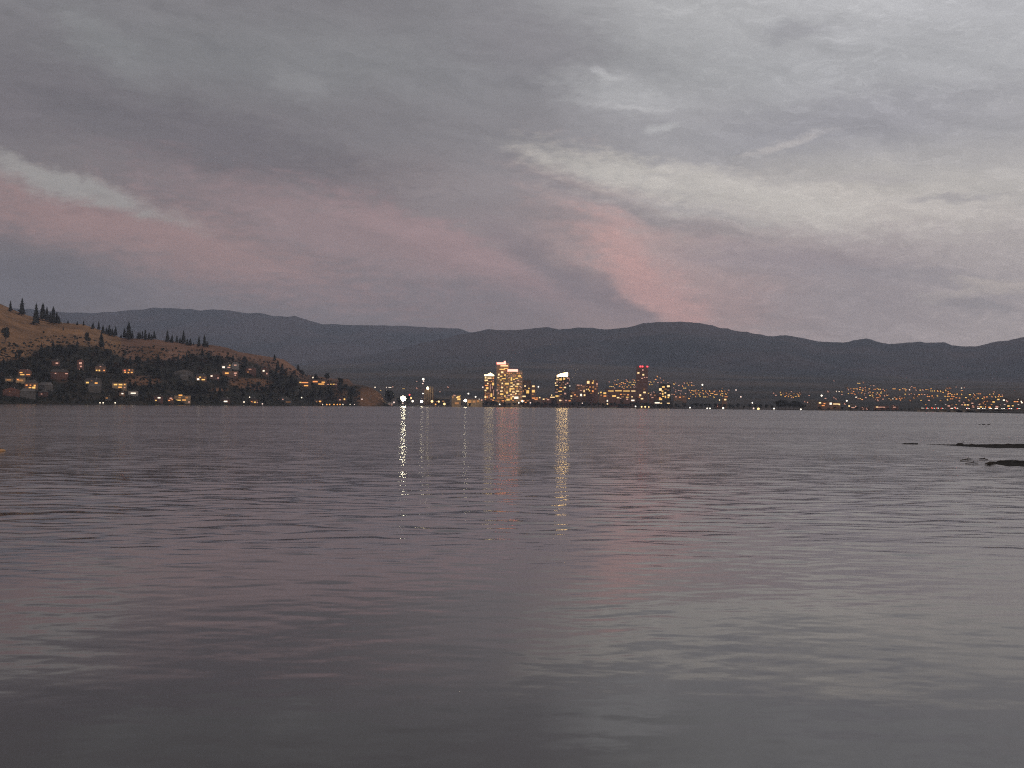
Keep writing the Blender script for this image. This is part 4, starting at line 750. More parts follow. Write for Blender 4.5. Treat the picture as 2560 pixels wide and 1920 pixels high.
def broad_mesh(seed, h=10.0, m=None):
    R = random.Random(seed); cr = MB(); lobes = []
    for i in range(9):
        a = R.uniform(0, 6.28); q = R.uniform(.05, .27) * h
        lobes.append((q * math.cos(a), q * math.sin(a), h * R.uniform(.38, .82), h * R.uniform(.13, .24)))
    for x, y, z, r_ in lobes:
        for k in range(46):
            v = Vector((R.gauss(0, 1), R.gauss(0, 1), R.gauss(0, 1))).normalized() * (r_ * R.uniform(.55, 1.1)); c = Vector((x, y, z)) + v
            t = v.orthogonal().normalized() * (h * R.uniform(.025, .05)); t = Matrix.Rotation(R.uniform(0, 6.28), 3, v) @ t; u_ = v.normalized().cross(t) * R.uniform(.6, 1.2)
            w_ = v.normalized() * (h * .02 * R.uniform(-1, 1)); cr.quad(tuple(c - t - u_), tuple(c + t - u_ + w_), tuple(c + t + u_), tuple(c - t + u_ - w_))
    tr = MB(); tr.tube((0, 0, -.6), (0, 0, h * .45), h * .03, h * .018, 7)
    for x, y, z, r_ in lobes[:6]: tr.tube((0, 0, h * .3), (x * .9, y * .9, z), h * .014, h * .004, 5)
    return cr.data('crown', m or leaves), tr.data('trunk', bark)
CON = [conifer_mesh(i, 10, (0, 0, .5, -.4, 0)[i]) for i in range(5)]
BRO = [broad_mesh(20 + i) for i in range(4)] + [broad_mesh(40 + i, 10, leaves2) for i in range(2)]
def tree(name, kind, p, hgt, wid, rz, label, group):
    r = empty(name, p, rz, label=label, cat='tree', group=group)
    for nm, me in zip(('crown', 'trunk'), kind):
        o = link(nm, me, r); o.scale = (wid, wid, hgt)
    return r
RT_ = random.Random(21)
RIDGE = [(2, 753, 17), (26, 779, 28), (54, 789, 45), (90, 812, 56), (107, 801, 45), (117, 803, 38), (126, 806, 26), (133, 811, 46), (142, 808, 30), (152, 806, 13), (170, 809, 10), (193, 813, 11), (209, 814, 13), (231, 823, 14), (247, 825, 23),
         (258, 834, 22), (266, 834, 16), (273, 836, 26), (281, 838, 18), (289, 840, 26), (301, 843, 34), (311, 845, 26), (322, 846, 44), (331, 846, 20), (340, 846, 36), (349, 847, 18), (356, 847, 20), (363, 847, 24), (373, 848, 17), (386, 848, 22), (396, 849, 38), (405, 849, 36), (412, 851, 18), (419, 854, 29), (430, 856, 21), (442, 857, 20), (450, 858, 15), (458, 858, 34), (467, 860, 9), (484, 863, 8), (497, 868, 29), (511, 868, 32), (519, 868, 15), (582, 902, 17), (686, 902, 18), (745, 928, 19)]
for _ in range(34):                                     # smaller pines that close the gaps of the crest line
    x = RT_.uniform(226, 476) if _ < 27 else RT_.uniform(80, 150); RIDGE.append((round(x, 1), float(np.interp(x, RG_X, RG_Y)) + RT_.uniform(0, 4), RT_.uniform(9, 20)))
RIDGE.sort()
for i, (x, y, hp) in enumerate(RIDGE):
    p = place(x, y); p.x = at(x, y, p.y).x; s = p.y / F; hm = hp * s / 10
    tree('pine_tree', CON[i % 5], p, hm, hm * RT_.uniform(.75, 1.05) * (1.15 if hp < 20 else .9), RT_.uniform(0, 6), '%s pine, %s from left along the left hill crest' % ('tall dark' if hp > 27 else 'small dark' if hp < 16 else 'dark', ordinal(i + 1)), 'pines along the left hill crest')
SLOPE_T = [(13, 854, 38, 'big dark tree on the dry grass at the far left edge'), (218, 859, 29, 'dark oval tree standing alone on dry grass below the crest'), (187, 849, 11, 'small dark bush-like tree left of the oval tree'), (109, 836, 10, 'small round tree alone on the upper dry grass'),
           (158, 826, 10, 'small pointed tree alone just under the crest'), (193, 869, 19, 'pointed tree at the top edge of the woods'), (253, 871, 42, 'tall dark tree at the right edge of the dry grass'), (384, 872, 10, 'small tree on the red-brown bank')]
for i, (x, y, hp, lb) in enumerate(SLOPE_T):
    p = place(x, y); hm = hp * p.y / F / 10; tree('slope_tree', BRO[i % 4] if i not in (4, 5, 6) else CON[i % 5], p, hm, hm * .85, i, lb, None)
for x, y, hp, lb in ((789, 953, 19, 'round dark tree behind the middle orange-banded house on the point'), (816, 953, 22, 'largest round dark tree on the point skyline'), (851, 965, 23, 'round dark tree right of the pinkish light row'), (880, 987, 22, 'dark bushy tree on the brown end of the point'),
                     (976, 1012, 40, 'big black tree between the rocky point and the floodlight'), (1000, 1013, 22, 'dark tree just left of the floodlight'), (1018, 1013, 26, 'greenish tree lit by the floodlight')):
    p = place(x, y) if y < 1008 else shore(x, 8); hm = hp * p.y / F / 10; tree('round_tree', BRO[int(x) % 4], p, hm, hm * 1.0, x, lb, None)
# woods on the lower slope: trees one can still tell apart
pts = []; tries = 0
while len(pts) < 215 and tries < 9000:
    tries += 1; x = RT_.uniform(-20, 885); t0 = float(np.interp(x, [0, 90, 150, 250, 330, 420, 500, 600, 700, 800, 880], [908, 882, 868, 876, 905, 906, 886, 908, 926, 955, 975]))
    y = RT_.uniform(t0, 1008)
    if any(bx[0] < x < bx[2] and bx[1] < y < bx[3] + 17 for bx in HB): continue
    if any(abs(x - cx) < rx and abs(y - cy) < ry for cx, cy, rx, ry in ((600, 960, 30, 14), (640, 962, 36, 14), (350, 955, 36, 10))) and RT_.random() < .8: continue
    if any((x - a) ** 2 + (y - b_) ** 2 < 90 for a, b_ in pts): continue
    pts.append((x, y))
bands = {}
for x, y in pts:
    f = (y - float(np.interp(x, RG_X, RG_Y))) / (1012 - float(np.interp(x, RG_X, RG_Y)))
    bands.setdefault('upper' if f < .55 else 'second' if f < .7 else 'third' if f < .85 else 'lowest', []).append((x, y))
for bn, L in bands.items():
    for i, (x, y) in enumerate(sorted(L)):
        p = place(x, y) if y < 1006 else shore(x, 9); s = p.y / F; hp = RT_.uniform(13, 25) * (.8 if y > 995 else 1); con = RT_.random() < .28; hm = hp * s / 10
        tree('woodland_tree', CON[RT_.randrange(5)] if con else BRO[RT_.choice((0, 1, 2, 3, 0, 1, 2, 3, 4, 5))], p, hm * (1.15 if con else .9), hm * RT_.uniform(.9, 1.25), RT_.uniform(0, 6),
             'dark %s tree, %s from left in the %s belt of the left hillside woods' % ('pointed' if con else 'bushy', ordinal(i + 1), bn), 'trees of the left hillside woods')
# undergrowth that nobody could count
ug = MB()
for _ in range(3200):
    x = RT_.uniform(-60, 900); t0 = float(np.interp(x, [0, 90, 150, 250, 330, 420, 500, 600, 700, 800, 880], [900, 876, 862, 868, 880, 880, 880, 895, 915, 950, 970])); y = t0 + (1010 - t0) * RT_.random() ** .8
    D = float(DS(x)) + float(np.interp(x, HW_X, HW_Y)) * max(.004, (1011 - y) / (1011 - float(np.interp(x, RG_X, RG_Y)))); Xp = (x - 1280) / F * D; zz = float(hill_z(x, D)); r_ = RT_.uniform(.8, 2.4)
    for k in range(7):
        v = Vector((RT_.gauss(0, 1), RT_.gauss(0, 1), abs(RT_.gauss(0, 1)))).normalized(); c = Vector((Xp, D, zz)) + v * r_; t = v.orthogonal().normalized() * r_ * .5; u_ = v.cross(t)
        ug.quad(tuple(c - t - u_), tuple(c + t - u_), tuple(c + t + u_), tuple(c - t + u_))
tag(ug.build('undergrowth', leaves), 'dark scrub covering the lower left hillside between houses and trees', 'scrub', kind='stuff')
# lakeside trees before the city and on to the right
L = []; x = 1112.0
while x < 1790:
    L.append((x, RT_.uniform(8, 15) if x > 1215 else RT_.uniform(6, 9), 9)); x += RT_.uniform(6, 14)
while x < 1940: L.append((x, RT_.uniform(8, 14), 9)); x += RT_.uniform(8, 15)
nb = len(L)
for i, (x, hp, off) in enumerate(L):
    p = shore(x, off + RT_.uniform(-3, 5)); hm = hp * p.y / F / 10
    tree('lakeside_tree', BRO[RT_.randrange(4)], p, hm, hm * RT_.uniform(1.0, 1.5), RT_.uniform(0, 6), 'dark low tree, %s from left in the line along the city shore' % ordinal(i + 1), 'trees along the city shore')
for i, (x, hp) in enumerate(((1946, 22), (1955, 24), (1964, 22), (1974, 19), (1984, 22), (1993, 20), (2002, 16), (2010, 13))):
    p = shore(x, 8 + i % 3 * 3); hm = hp * p.y / F / 10; tree('lakeside_tree', BRO[i % 4], p, hm, hm * 1.1, i, 'black round tree, %s from left in the tall clump on the right shore' % ordinal(i + 1), 'tall tree clump on the right shore')
x = 2050.0; i = 0
while x < 2400:
    i += 1; p = shore(x, 7); hm = RT_.uniform(5, 9) * p.y / F / 10; tree('lakeside_tree', BRO[i % 4], p, hm, hm * 1.5, x, 'low dark tree, %s from left along the far right shore' % ordinal(i), 'trees along the far right shore'); x += RT_.uniform(13, 22)

# ------------------------------------------------------------------ docks and pale shoreline strips
for i, (x0, x1, z, lb) in enumerate(((1455, 1463, 1.2, 'short pale dock at the waterline below the stepped brown block'), (1468, 1483, 1.0, 'pale dock at the waterline below the tall reddish block'), (1486, 1511, 1.2, 'longest pale dock at the waterline, right of the reddish block'),
                                  (1434, 1443, 1.0, 'dim dock at the waterline under the crown tower trees'), (1564, 1582, .9, 'grey dock at the waterline left of the dark tower'), (651, 664, .9, 'pale dock on the left hill shore below the orange-fronted house'), (725, 741, .8, 'grey dock on the left hill shore by the boathouse'))):
    p = shore((x0 + x1) / 2, -10); s = p.y / F; hw = (x1 - x0) / 2 * s
    r = empty('dock', (p.x, p.y, 0), face(p), label=lb, cat='dock', group='docks at the waterline')
    b = MB(); b.box(-hw, hw, 0, 4, z - .2, z + .25); b.build('deck', M_pale if i != 4 else M_grey, r)
    for k in range(4):
        b = MB(); xx = -hw + .6 + (2 * hw - 1.2) * k / 3; b.tube((xx, .3, -1), (xx, .3, z + .9), .2, .2, 6); b.build('pile', M_dark, r)
b = MB(); p = shore(1533, -14)
for i, (dx, r_) in enumerate(((-7, 2.5), (-3, 3.6), (2, 3.8), (6, 2.6))): b.ball((dx, 0, -.6), r_ * 1.2, r_, 2.6 + .5 * (i % 2), 9, 6, 0, .12)
o = b.build('rock_islet', mat('olive_rock', (.20, .19, .13), (.13, .125, .09), scale=.6)); o.location = (p.x, p.y, 0); tag(o, 'rounded olive rock mound at the waterline left of the dark tower', 'rock')

# ------------------------------------------------------------------ the bridge on the right
P0, P1 = at(2285, 1000, 1950), at(2800, 1000, 1290); P0.z = P1.z = 0
L_ = (P1 - P0).length; ang = math.atan2(P1.y - P0.y, P1.x - P0.x); zd = 4.4
r = empty('bridge', P0, ang, label='long low lit bridge just above the water at the right edge', cat='bridge')
b = MB(); b.box(0, L_, 0, 13, zd - 1.1, zd); b.build('deck', M_conc, r)
for yy in (0, 12.7):
    b = MB(); b.box(0, L_, yy, yy + .3, zd + .9, zd + 1.05)
    for k in range(int(L_ / 6)): b.box(k * 6, k * 6 + .2, yy, yy + .28, zd, zd + .9)
    b.build('railing', M_metal, r)
for k in range(14):
    b = MB(); xx = 12 + k * (L_ - 24) / 13; b.box(xx - .9, xx + .9, 1, 12, -1.5, zd - 1.1); b.box(xx - 1.4, xx + 1.4, .6, 12.4, zd - 1.9, zd - 1.13); b.build('pier', M_conc, r)
def onbridge(t, y, z): return P0 + Vector((math.cos(ang), math.sin(ang), 0)) * (t * L_) + Vector((-math.sin(ang), math.cos(ang), 0)) * y + Vector((0, 0, z))
for k in range(15):
    q_ = onbridge((k + .5) / 15, 12.2, zd); o = empty('bridge_lamp', q_, ang, label='bridge lamp post, %s from the left end' % ordinal(k + 1), cat='lamp', group='lamp posts on the bridge')
    b = MB(); b.tube((0, 0, 0), (0, 0, 5), .1, .07, 6); b.tube((0, 0, 5), (0, -2, 5.3), .06, .05, 5); b.build('post', M_metal, o)
    b = MB(); b.box(-.9, .9, -2.9, -1.7, 5.1, 5.45); b.build('lamp_head', LG['p'] if k % 3 else LG['o'], o)
body_m = [mat('car_paint_dark', (.04, .04, .045), (.03, .03, .035), rough=.35), mat('car_paint_silver', (.4, .4, .41), (.33, .33, .34), rough=.35), mat('car_paint_red', (.3, .04, .03), (.25, .03, .03), rough=.35)]
tail = glow('tail_light', (1, .06, .03), 7); headl = glow('head_light', (1, .9, .72), 7)
rc = random.Random(8)
for k in range(30):
    t = .02 + .95 * k / 30 + rc.uniform(-.006, .006); red = rc.random() < .55; q_ = onbridge(t, 3.2 if red else 9.2, zd)
    o = empty('car', q_, ang, label='car on the bridge with %s, %s from the left' % ('red tail lights' if red else 'white headlights', ordinal(k + 1)), cat='car', group='cars crossing the bridge')
    b = MB(); b.prism([(-2.2, .35), (2.2, .35), (2.2, .85), (1.2, .95), (.6, 1.45), (-1.2, 1.45), (-1.9, .95), (-2.2, .9)], -.85, .85); b.build('body', body_m[k % 3], o)
    for xx in (-1.35, 1.35):
        for yy in (-.85, .7):
            b = MB(); b.tube((xx, yy, .33), (xx, yy + .15, .33), .33, .33, 10); b.build('wheel', M_char, o)
    for yy in (-.9, .5):
        b = MB(); b.box(-2.32, -2.15, yy, yy + .45, .5, .95); b.box(-2.28, -1.5, yy, yy + .45, .96, 1.05) if red else None; b.build('tail_light', tail, o)
        b = MB(); b.box(2.15, 2.32, yy, yy + .4, .5, .9); b.build('headlight', headl, o)
    b = MB(); b.box(-2.1, -.6, -.93, -.86, .5, .9); b.build('side_light', tail if red else headl, o)

# ------------------------------------------------------------------ gravel bars, driftwood, birds
def bar(name, x0, x1, yf, yb, tip, hmax, seed):
    """low mound of gravel between photo columns x0..x1; yf / yb are its front and back waterlines at x1"""
    D0, D1 = F * CAMH / (yf - hz(2560)), F * CAMH / (yb - hz(2560)); xs = np.linspace(x0, x1, 260); vs = np.linspace(-.08, 1.08, 60); X, V = np.meshgrid(xs, vs)
    w_ = sstep(x0, x0 + tip, X) * .96 + .04; mid = D0 + (D1 - D0) * (.45 + .10 * np.sin(X / 60 + seed)); half = (D1 - D0) / 2 * w_ * (1 + .22 * fbm(X / 26 + seed, X * 0, 3)); D = mid + half * (V - .5) * 2; Wx = (X - 1280) / F * D
    e = np.clip(1 - ((V - .5) * 2) ** 2, -.3, 1); Z = hmax * w_ ** .6 * e * (1 + .45 * fbm(Wx / 1.6 + seed, D / 1.6, 4)) + .07 * e * fbm(Wx * 3, D * 3, 3) - .02
    m = mat('wet_gravel', (.020, .015, .012), (.008, .0065, .006), scale=3.5, detail=6, rough=.95, spec=.15)
    return tag(grid_mesh(name, np.stack([Wx, D, Z], -1), m, smooth=False), kind='structure')
bar('gravel_bar', 2300, 3000, 1120, 1108.5, 250, .13, 1.0)
bar('gravel_bar', 2468, 3000, 1167, 1152, 60, .17, 4.0)
bar('gravel_bar', 2250, 2296, 1113.6, 1111.5, 20, .10, 2.0)
rk = mat('dark_rock', (.05, .042, .036), (.028, .024, .022), scale=2)
for i, (x, y, sz, lb) in enumerate(((2400, 1112, .35, 'dark rock on the farther gravel bar near its tip'), (2430, 1114, .3, 'dark rock midway on the farther gravel bar'), (2475, 1115, .35, 'dark rock on the thick part of the farther gravel bar'), (2520, 1114, .4, 'dark rock at the right end of the farther bar'),
                                    (2471, 1162, .22, 'small dark rock off the tip of the nearer gravel bar'), (2480, 1160, .26, 'dark rock at the tip of the nearer gravel bar'), (2505, 1157, .3, 'dark rock on the nearer gravel bar, left part'), (2538, 1157, .34, 'dark rock on the nearer gravel bar by the frame edge'))):
    D = F * CAMH / (y - hz(x)); p = at(x, y, D); sz *= .6; b = MB(); b.ball((0, 0, .05), sz * 1.8, sz, sz * .55, 9, 6, 0, .22); o = b.build('rock', rk); o.location = (p.x, p.y, .03); tag(o, lb, 'rock', 'rocks on the gravel bars')
b = MB(); D = F * CAMH / (1114 - hz(2407)); p = at(2407, 1112, D); b.tube((0, 0, -.2), (.02, 0, .42), .03, .015, 6); b.tube((0.01, 0, .2), (.1, .02, .34), .012, .008, 5); o = b.build('stick', bark); o.location = (p.x, p.y, .1); tag(o, 'thin stick standing up on the farther gravel bar', 'stick')
for x0, y0, x1, y1, r_, lb in ((2401, 1152.5, 2431, 1149, .045, 'slanting dark log afloat left of the nearer bar, farthest from it'), (2412, 1160, 2446, 1160.5, .035, 'dark log lying flat on the water nearest the bar tip'), (2448, 1149, 2470, 1150.5, .045, 'dark log touching the upper tip of the nearer bar')):
    pa, pb = at(x0, y0, F * CAMH / (y0 - hz(x0))), at(x1, y1, F * CAMH / (y1 - hz(x1))); pa.z = pb.z = .05; v = pb - pa
    b = MB(); b.tube((0, 0, 0), tuple(v * .55 + Vector((0, 0, .04))), r_ * .7, r_, 8); b.tube(tuple(v * .55 + Vector((0, 0, .04))), tuple(v), r_, r_ * .5, 8); b.tube(tuple(v * .6), tuple(v * .66 + Vector((0, 0, .2))), .025, .012, 5)
    o = b.build('driftwood_log', bark); o.location = pa; tag(o, lb, 'log', 'logs off the nearer gravel bar')
duckm = mat('dark_plumage', (.03, .027, .025), (.015, .014, .014), scale=4)
def water_bird(x, y, L_m, rz, label):
    D = F * CAMH / (y - hz(x)); p = at(x, y, D); b = MB(); k = L_m
    rings = [(-.55, .02, .10), (-.45, .07, .10), (-.25, .15, .08), (0, .18, .07), (.22, .15, .08), (.38, .09, .12), (.44, .055, .22), (.47, .045, .32), (.52, .06, .38), (.60, .045, .37), (.66, .012, .35)]
    n0 = 0
    for j, (xx, rr, zz) in enumerate(rings):
        for i in range(8):
            a = 6.283 * i / 8; b.v.append((xx * k, rr * math.cos(a) * k * .8, (zz + rr * math.sin(a) * .8) * k))
        if j:
            for i in range(8): q1 = (j - 1) * 8; b.f.append((q1 + i, q1 + (i + 1) % 8, q1 + 8 + (i + 1) % 8, q1 + 8 + i)); b.m.append(0)
    b.f.append(tuple(range(7, -1, -1))); b.m.append(0); e = 8 * (len(rings) - 1); b.f.append(tuple(range(e, e + 8))); b.m.append(0)
    o = b.build('water_bird', duckm, None, True); o.location = (p.x, p.y, 0); o.rotation_euler = (0, 0, rz); tag(o, label, 'bird', 'birds afloat off the right shore'); return o
water_bird(2449, 1062, .55, .2, 'small dark bird afloat, leftmost of the group near the right edge')
water_bird(2459, 1062, .85, 3.1, 'largest dark bird afloat, middle of the group near the right edge')
water_bird(2472, 1062, .8, .1, 'dark bird afloat, rightmost of the group near the right edge')
water_bird(2463, 1068, .40, 1.2, 'tiny dark bird afloat, lowest of the group near the right edge')
water_bird(2466, 1065.5, .40, 2.6, 'tiny dark bird afloat just under the rightmost one')
D = F * CAMH / (1128 - hz(0)); p = at(2, 1127, D)
r = empty('reflection_shape', (p.x, p.y, 0), 0, label='small pale orange shape standing in for a reflection on the water at the left frame edge', cat='reflection_shape')  # solid orange shape stands in for a warm reflection on the water
b = MB(); b.ball((0, 0, .04), .34, .3, .14, 14, 8); b.build('float', mat('reflection_orange', (.62, .36, .18), (.5, .28, .14), scale=3, rough=.45), r, True)
b = MB(); b.tube((0, 0, .14), (0, 0, .24), .03, .03, 8); b.build('ring', M_metal, r)

# ------------------------------------------------------------------ air
b = MB(); b.box(-14000, 14000, -150, 18500, -4, 1500)
hm = bpy.data.materials.new('haze_air'); hm.use_nodes = True; nt = hm.node_tree; nt.nodes.clear()
out = nt.nodes.new('ShaderNodeOutputMaterial'); pv = nt.nodes.new('ShaderNodeVolumePrincipled')
pv.inputs['Color'].default_value = (.70, .79, 1.0, 1); pv.inputs['Density'].default_value = 4.6e-5; pv.inputs['Anisotropy'].default_value = 0
nt.links.new(pv.outputs[0], out.inputs['Volume'])
tag(b.build('haze', hm), kind='stuff', label='thin blue dusk haze over the lake and valley', cat='haze')

# ------------------------------------------------------------------ sky: dusk cloud deck over a low-sun sky
SUN_EL, SUN_AZ = math.radians(4), math.radians(205)
wd_ = bpy.data.worlds.new('World'); scene.world = wd_; wd_.use_nodes = True; nt = wd_.node_tree; nt.nodes.clear(); T = NT(nt)
tc = T.node('ShaderNodeTexCoord'); sp = T.node('ShaderNodeSeparateXYZ'); T.l.new(tc.outputs['Generated'], sp.inputs[0])
AZ0 = T.m('MULTIPLY', T.m('ARCTAN2', sp.outputs[0], sp.outputs[1]), 180 / math.pi)          # degrees, 0 = straight ahead
EL0 = T.m('MULTIPLY', T.m('ARCSINE', sp.outputs[2]), 180 / math.pi)
def dirdeg(dx, dy):                                                                         # direction of a point of the 2212-wide view of the photo
    d = ray(dx * 2560 / 2212, dy * 2560 / 2212); return math.degrees(math.atan2(d.x, d.y)), math.degrees(math.asin(d.z / d.length))
P_ = T.xyz(AZ0, T.m('MULTIPLY', EL0, 2.2), 0)
w1 = T.noise(P_, .22, 4, .55); w2 = T.noise(P_, 1.3, 4, .6)
s1 = T.node('ShaderNodeSeparateColor'); T.l.new(w1.outputs['Color'], s1.inputs[0]); s2 = T.node('ShaderNodeSeparateColor'); T.l.new(w2.outputs['Color'], s2.inputs[0])
def wob(base, a, ka, b_, kb): return T.m('ADD', base, T.m('ADD', T.m('MULTIPLY', T.m('SUBTRACT', a, .5), ka), T.m('MULTIPLY', T.m('SUBTRACT', b_, .5), kb)))
AZ = wob(AZ0, s1.outputs[0], 3.4, s2.outputs[0], 1.1); EL = wob(EL0, s1.outputs[1], 1.5, s2.outputs[1], .5)
COLS = [0, 370, 740, 1100, 1470, 1840, 2212]
ROWS = [  # (row of the 2212-wide view, colours left to right in sRGB)
    (880, [(104, 101, 106), (126, 119, 123), (127, 120, 125), (132, 122, 127), (160, 140, 139), (162, 152, 153), (174, 165, 164)]),
    (650, [(104, 101, 107), (128, 119, 123), (130, 121, 126), (136, 124, 128), (166, 142, 140), (162, 152, 154), (174, 165, 165)]),
    (540, [(120, 112, 116), (138, 126, 128), (140, 127, 130), (150, 134, 136), (168, 153, 152), (166, 156, 157), (174, 167, 166)]),
    (420, [(128, 122, 124), (128, 118, 121), (134, 123, 125), (142, 135, 138), (160, 157, 158), (182, 179, 175), (180, 177, 174)]),
    (290, [(116, 111, 116), (119, 116, 120), (122, 119, 123), (130, 128, 132), (152, 152, 156), (150, 150, 155), (156, 156, 160)]),
    (150, [(120, 118, 122), (126, 127, 130), (130, 131, 134), (128, 128, 132), (152, 154, 157), (160, 162, 166), (166, 168, 172)]),
    (0, [(127, 127, 131), (127, 126, 130), (122, 121, 125), (134, 134, 138), (165, 167, 170), (172, 174, 178), (176, 178, 183)]),
    (-420, [(82, 77, 79), (86, 82, 84), (112, 109, 112), (132, 130, 132), (162, 160, 162), (178, 177, 179), (186, 185, 187)]),
]
azs = [dirdeg(c, 400)[0] for c in COLS]; a0, a1 = azs[0] - 1, azs[-1] + 1
fa = T.m('DIVIDE', T.m('SUBTRACT', AZ, a0), a1 - a0, clamp=True)
cur = None; prev = None
for ry, cols in ROWS:
    e = dirdeg(1106, ry)[1]; rc_ = T.ramp(fa, [((a - a0) / (a1 - a0), lin(c)) for a, c in zip(azs, cols)])
    cur = rc_ if cur is None else T.mix(T.sm(prev, e, EL), cur, rc_); prev = e
cur = T.mix(T.sm(30, 85, EL0), cur, lin((118, 120, 128)))
FEAT = [  # centre (2212-wide view), half length, half width, tilt down to the right, colour, strength
    (480, 320, 460, 90, 12, (108, 103, 109), .75), (120, 200, 240, 70, 20, (112, 109, 114), .6), (215, 85, 130, 45, 35, (142, 145, 147), .5), (650, 170, 60, 38, 10, (147, 148, 151), .5), (1150, 100, 220, 90, 20, (122, 120, 125), .55),
    (300, 500, 640, 85, 13, (170, 138, 136), .85), (150, 398, 280, 30, 17, (168, 168, 166), .85), (60, 590, 330, 60, 13, (104, 101, 108), .6),
    (980, 535, 340, 55, 22, (172, 140, 142), .65), (760, 500, 500, 80, 14, (162, 137, 139), .7), (1400, 560, 330, 140, 36, (184, 156, 153), .75), (1405, 615, 220, 74, 44, (204, 158, 152), .8), (1225, 600, 240, 40, 34, (134, 122, 127), .85), (1330, 655, 120, 36, 42, (138, 122, 126), .8), (1290, 670, 190, 36, 10, (146, 130, 133), .5),
    (1850, 255, 360, 62, -4, (143, 143, 150), .55), (1330, 440, 330, 26, 15, (133, 130, 134), .7), (1300, 362, 230, 42, 13, (184, 182, 177), .85), (1500, 452, 170, 13, 12, (145, 142, 145), .75),
    (1760, 440, 520, 66, 6, (196, 191, 186), .8), (1560, 400, 300, 40, 10, (190, 187, 182), .7), (1720, 570, 300, 46, 6, (148, 137, 142), .75), (1990, 600, 260, 26, 4, (146, 142, 146), .5), (2135, 606, 110, 15, 3, (192, 182, 176), .9), (2075, 632, 80, 16, -14, (184, 175, 170), .8), (2130, 655, 120, 18, 2, (138, 135, 138), .55),
    (1740, 62, 110, 22, -6, (142, 143, 148), .75), (1330, 200, 150, 50, 8, (174, 176, 179), .6), (1440, 282, 36, 12, -18, (190, 192, 194), .6), (1300, 170, 26, 16, 30, (188, 190, 193), .5), (1370, 240, 90, 9, 5, (180, 181, 184), .6), (2070, 430, 105, 9, -3, (155, 152, 154), .7), (1690, 312, 110, 11, -14, (184, 180, 179), .6), (1900, 385, 150, 18, 3, (164, 161, 163), .5), (1180, 470, 170, 14, 6, (136, 129, 132), .5)]
d1 = T.noise(T.xyz(AZ0, T.m('MULTIPLY', EL0, 3.0), 3.7), 1.1, 5, .62)
for cx, cy, hl, hwid, tilt, c, st in FEAT:
    ca, ce = dirdeg(cx, cy); k = math.degrees(1 / 3039); t = math.radians(tilt)
    x = T.m('SUBTRACT', AZ, ca); y = T.m('SUBTRACT', EL, ce)
    u_ = T.m('MULTIPLY', T.m('SUBTRACT', T.m('MULTIPLY', x, math.cos(t)), T.m('MULTIPLY', y, math.sin(t))), 1 / (hl * k))
    v_ = T.m('MULTIPLY', T.m('ADD', T.m('MULTIPLY', x, math.sin(t)), T.m('MULTIPLY', y, math.cos(t))), 1 / (hwid * k))
    rr = T.m('SQRT', T.m('ADD', T.m('MULTIPLY', u_, u_), T.m('MULTIPLY', v_, v_)))
    rr = T.m('ADD', rr, T.m('MULTIPLY', T.m('SUBTRACT', d1.outputs[0], .5), 1.3))
    cur = T.mix(T.m('MULTIPLY', T.sm(1.25, .15, rr), st), cur, lin(c))
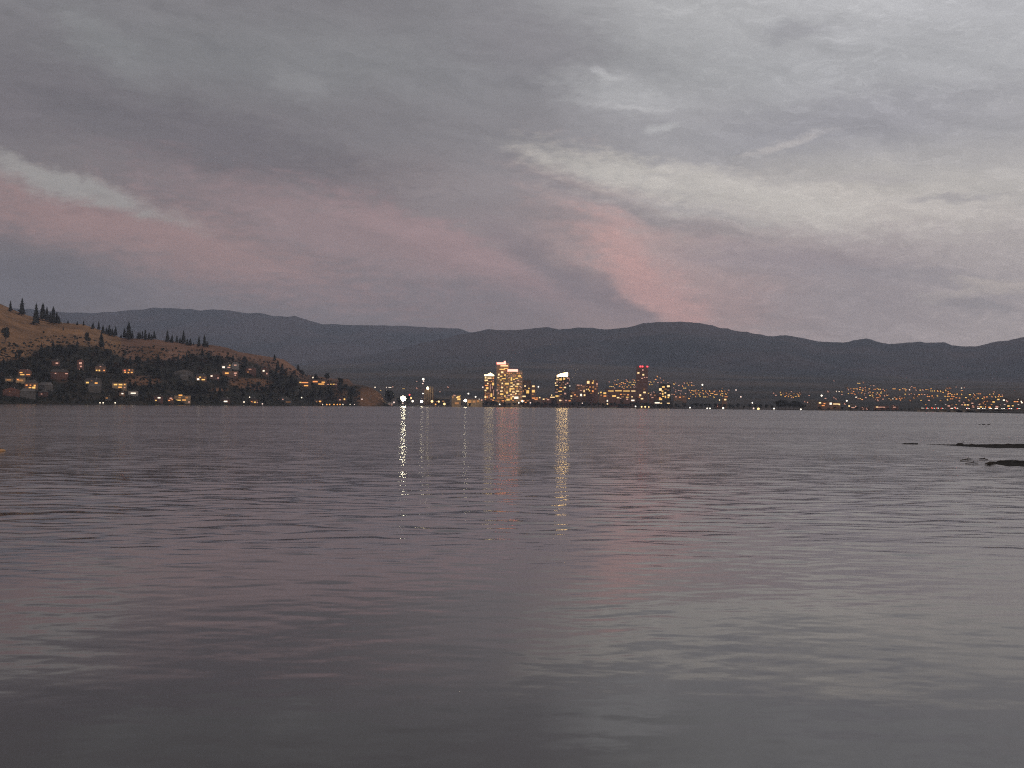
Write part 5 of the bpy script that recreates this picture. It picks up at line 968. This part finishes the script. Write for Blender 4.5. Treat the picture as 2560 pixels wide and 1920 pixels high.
# broken cloud texture: rolling billows, ragged wisps and a very fine fleece
st1 = T.noise(T.xyz(T.m('ADD', T.m('MULTIPLY', AZ, .55), T.m('MULTIPLY', EL, .35)), T.m('ADD', T.m('MULTIPLY', EL, 2.2), T.m('MULTIPLY', AZ, .40)), 0), .45, 8, .62)
st2 = T.noise(T.xyz(AZ, T.m('MULTIPLY', EL, 2.8), 5), 1.5, 7, .66)
st3 = T.noise(T.xyz(AZ0, EL0, 9), 16, 2, .7)
wis = T.noise(T.xyz(AZ, T.m('MULTIPLY', EL, 3.4), 8), .8, 8, .7, 1.2)
ragged = T.m('MULTIPLY', T.sm(.50, .66, wis.outputs[0]), T.sm(-4, 12, AZ0))
lum = T.m('ADD', .985, T.m('ADD', T.m('ADD', T.m('MULTIPLY', T.m('SUBTRACT', st1.outputs[0], .5), .58), T.m('MULTIPLY', ragged, .12)), T.m('ADD', T.m('MULTIPLY', T.m('SUBTRACT', st2.outputs[0], .5), .24), T.m('MULTIPLY', T.m('SUBTRACT', st3.outputs[0], .5), .29))))
side = T.m('ADD', .86, T.m('MULTIPLY', T.sm(-17, 12, AZ0), .25))                        # the deck thins towards the right
clouds = T.vm('MULTIPLY', T.scale(cur, T.m('MULTIPLY', lum, side)), (1.035, 1.0, .968))
sky = T.node('ShaderNodeTexSky', sky_type='NISHITA'); sky.sun_disc = False; sky.sun_elevation = SUN_EL; sky.sun_rotation = SUN_AZ; sky.altitude = 350
clear = T.scale(sky.outputs[0], .07)
full = T.mix(.94, clear, clouds)
bg = T.node('ShaderNodeBackground'); T.l.new(full, bg.inputs[0]); bg.inputs[1].default_value = 1.24
wo = T.node('ShaderNodeOutputWorld'); T.l.new(bg.outputs[0], wo.inputs[0])
wd_.cycles.sampling_method = 'MANUAL'; wd_.cycles.sample_map_resolution = 512

sl = bpy.data.lights.new('sun', 'SUN'); sl.energy = .7; sl.angle = math.radians(14); sl.color = (1, .78, .62)
so = bpy.data.objects.new('sun', sl); COL.objects.link(so)
dv = Vector((math.sin(SUN_AZ) * math.cos(SUN_EL), math.cos(SUN_AZ) * math.cos(SUN_EL), math.sin(SUN_EL)))
so.rotation_euler = dv.to_track_quat('Z', 'Y').to_euler()

# ------------------------------------------------------------------ render settings
vs_ = scene.view_settings; vs_.view_transform = 'Standard'; vs_.look = 'None'; vs_.exposure = 0; vs_.gamma = 1
cy = scene.cycles; cy.max_bounces = 5; cy.diffuse_bounces = 2; cy.glossy_bounces = 3; cy.transmission_bounces = 1; cy.volume_bounces = 1
cy.filter_width = 1.15; cy.use_denoising = False; cy.use_adaptive_sampling = False; cy.use_light_tree = True; cy.sample_clamp_indirect = 12; cy.caustics_reflective = False; cy.caustics_refractive = False
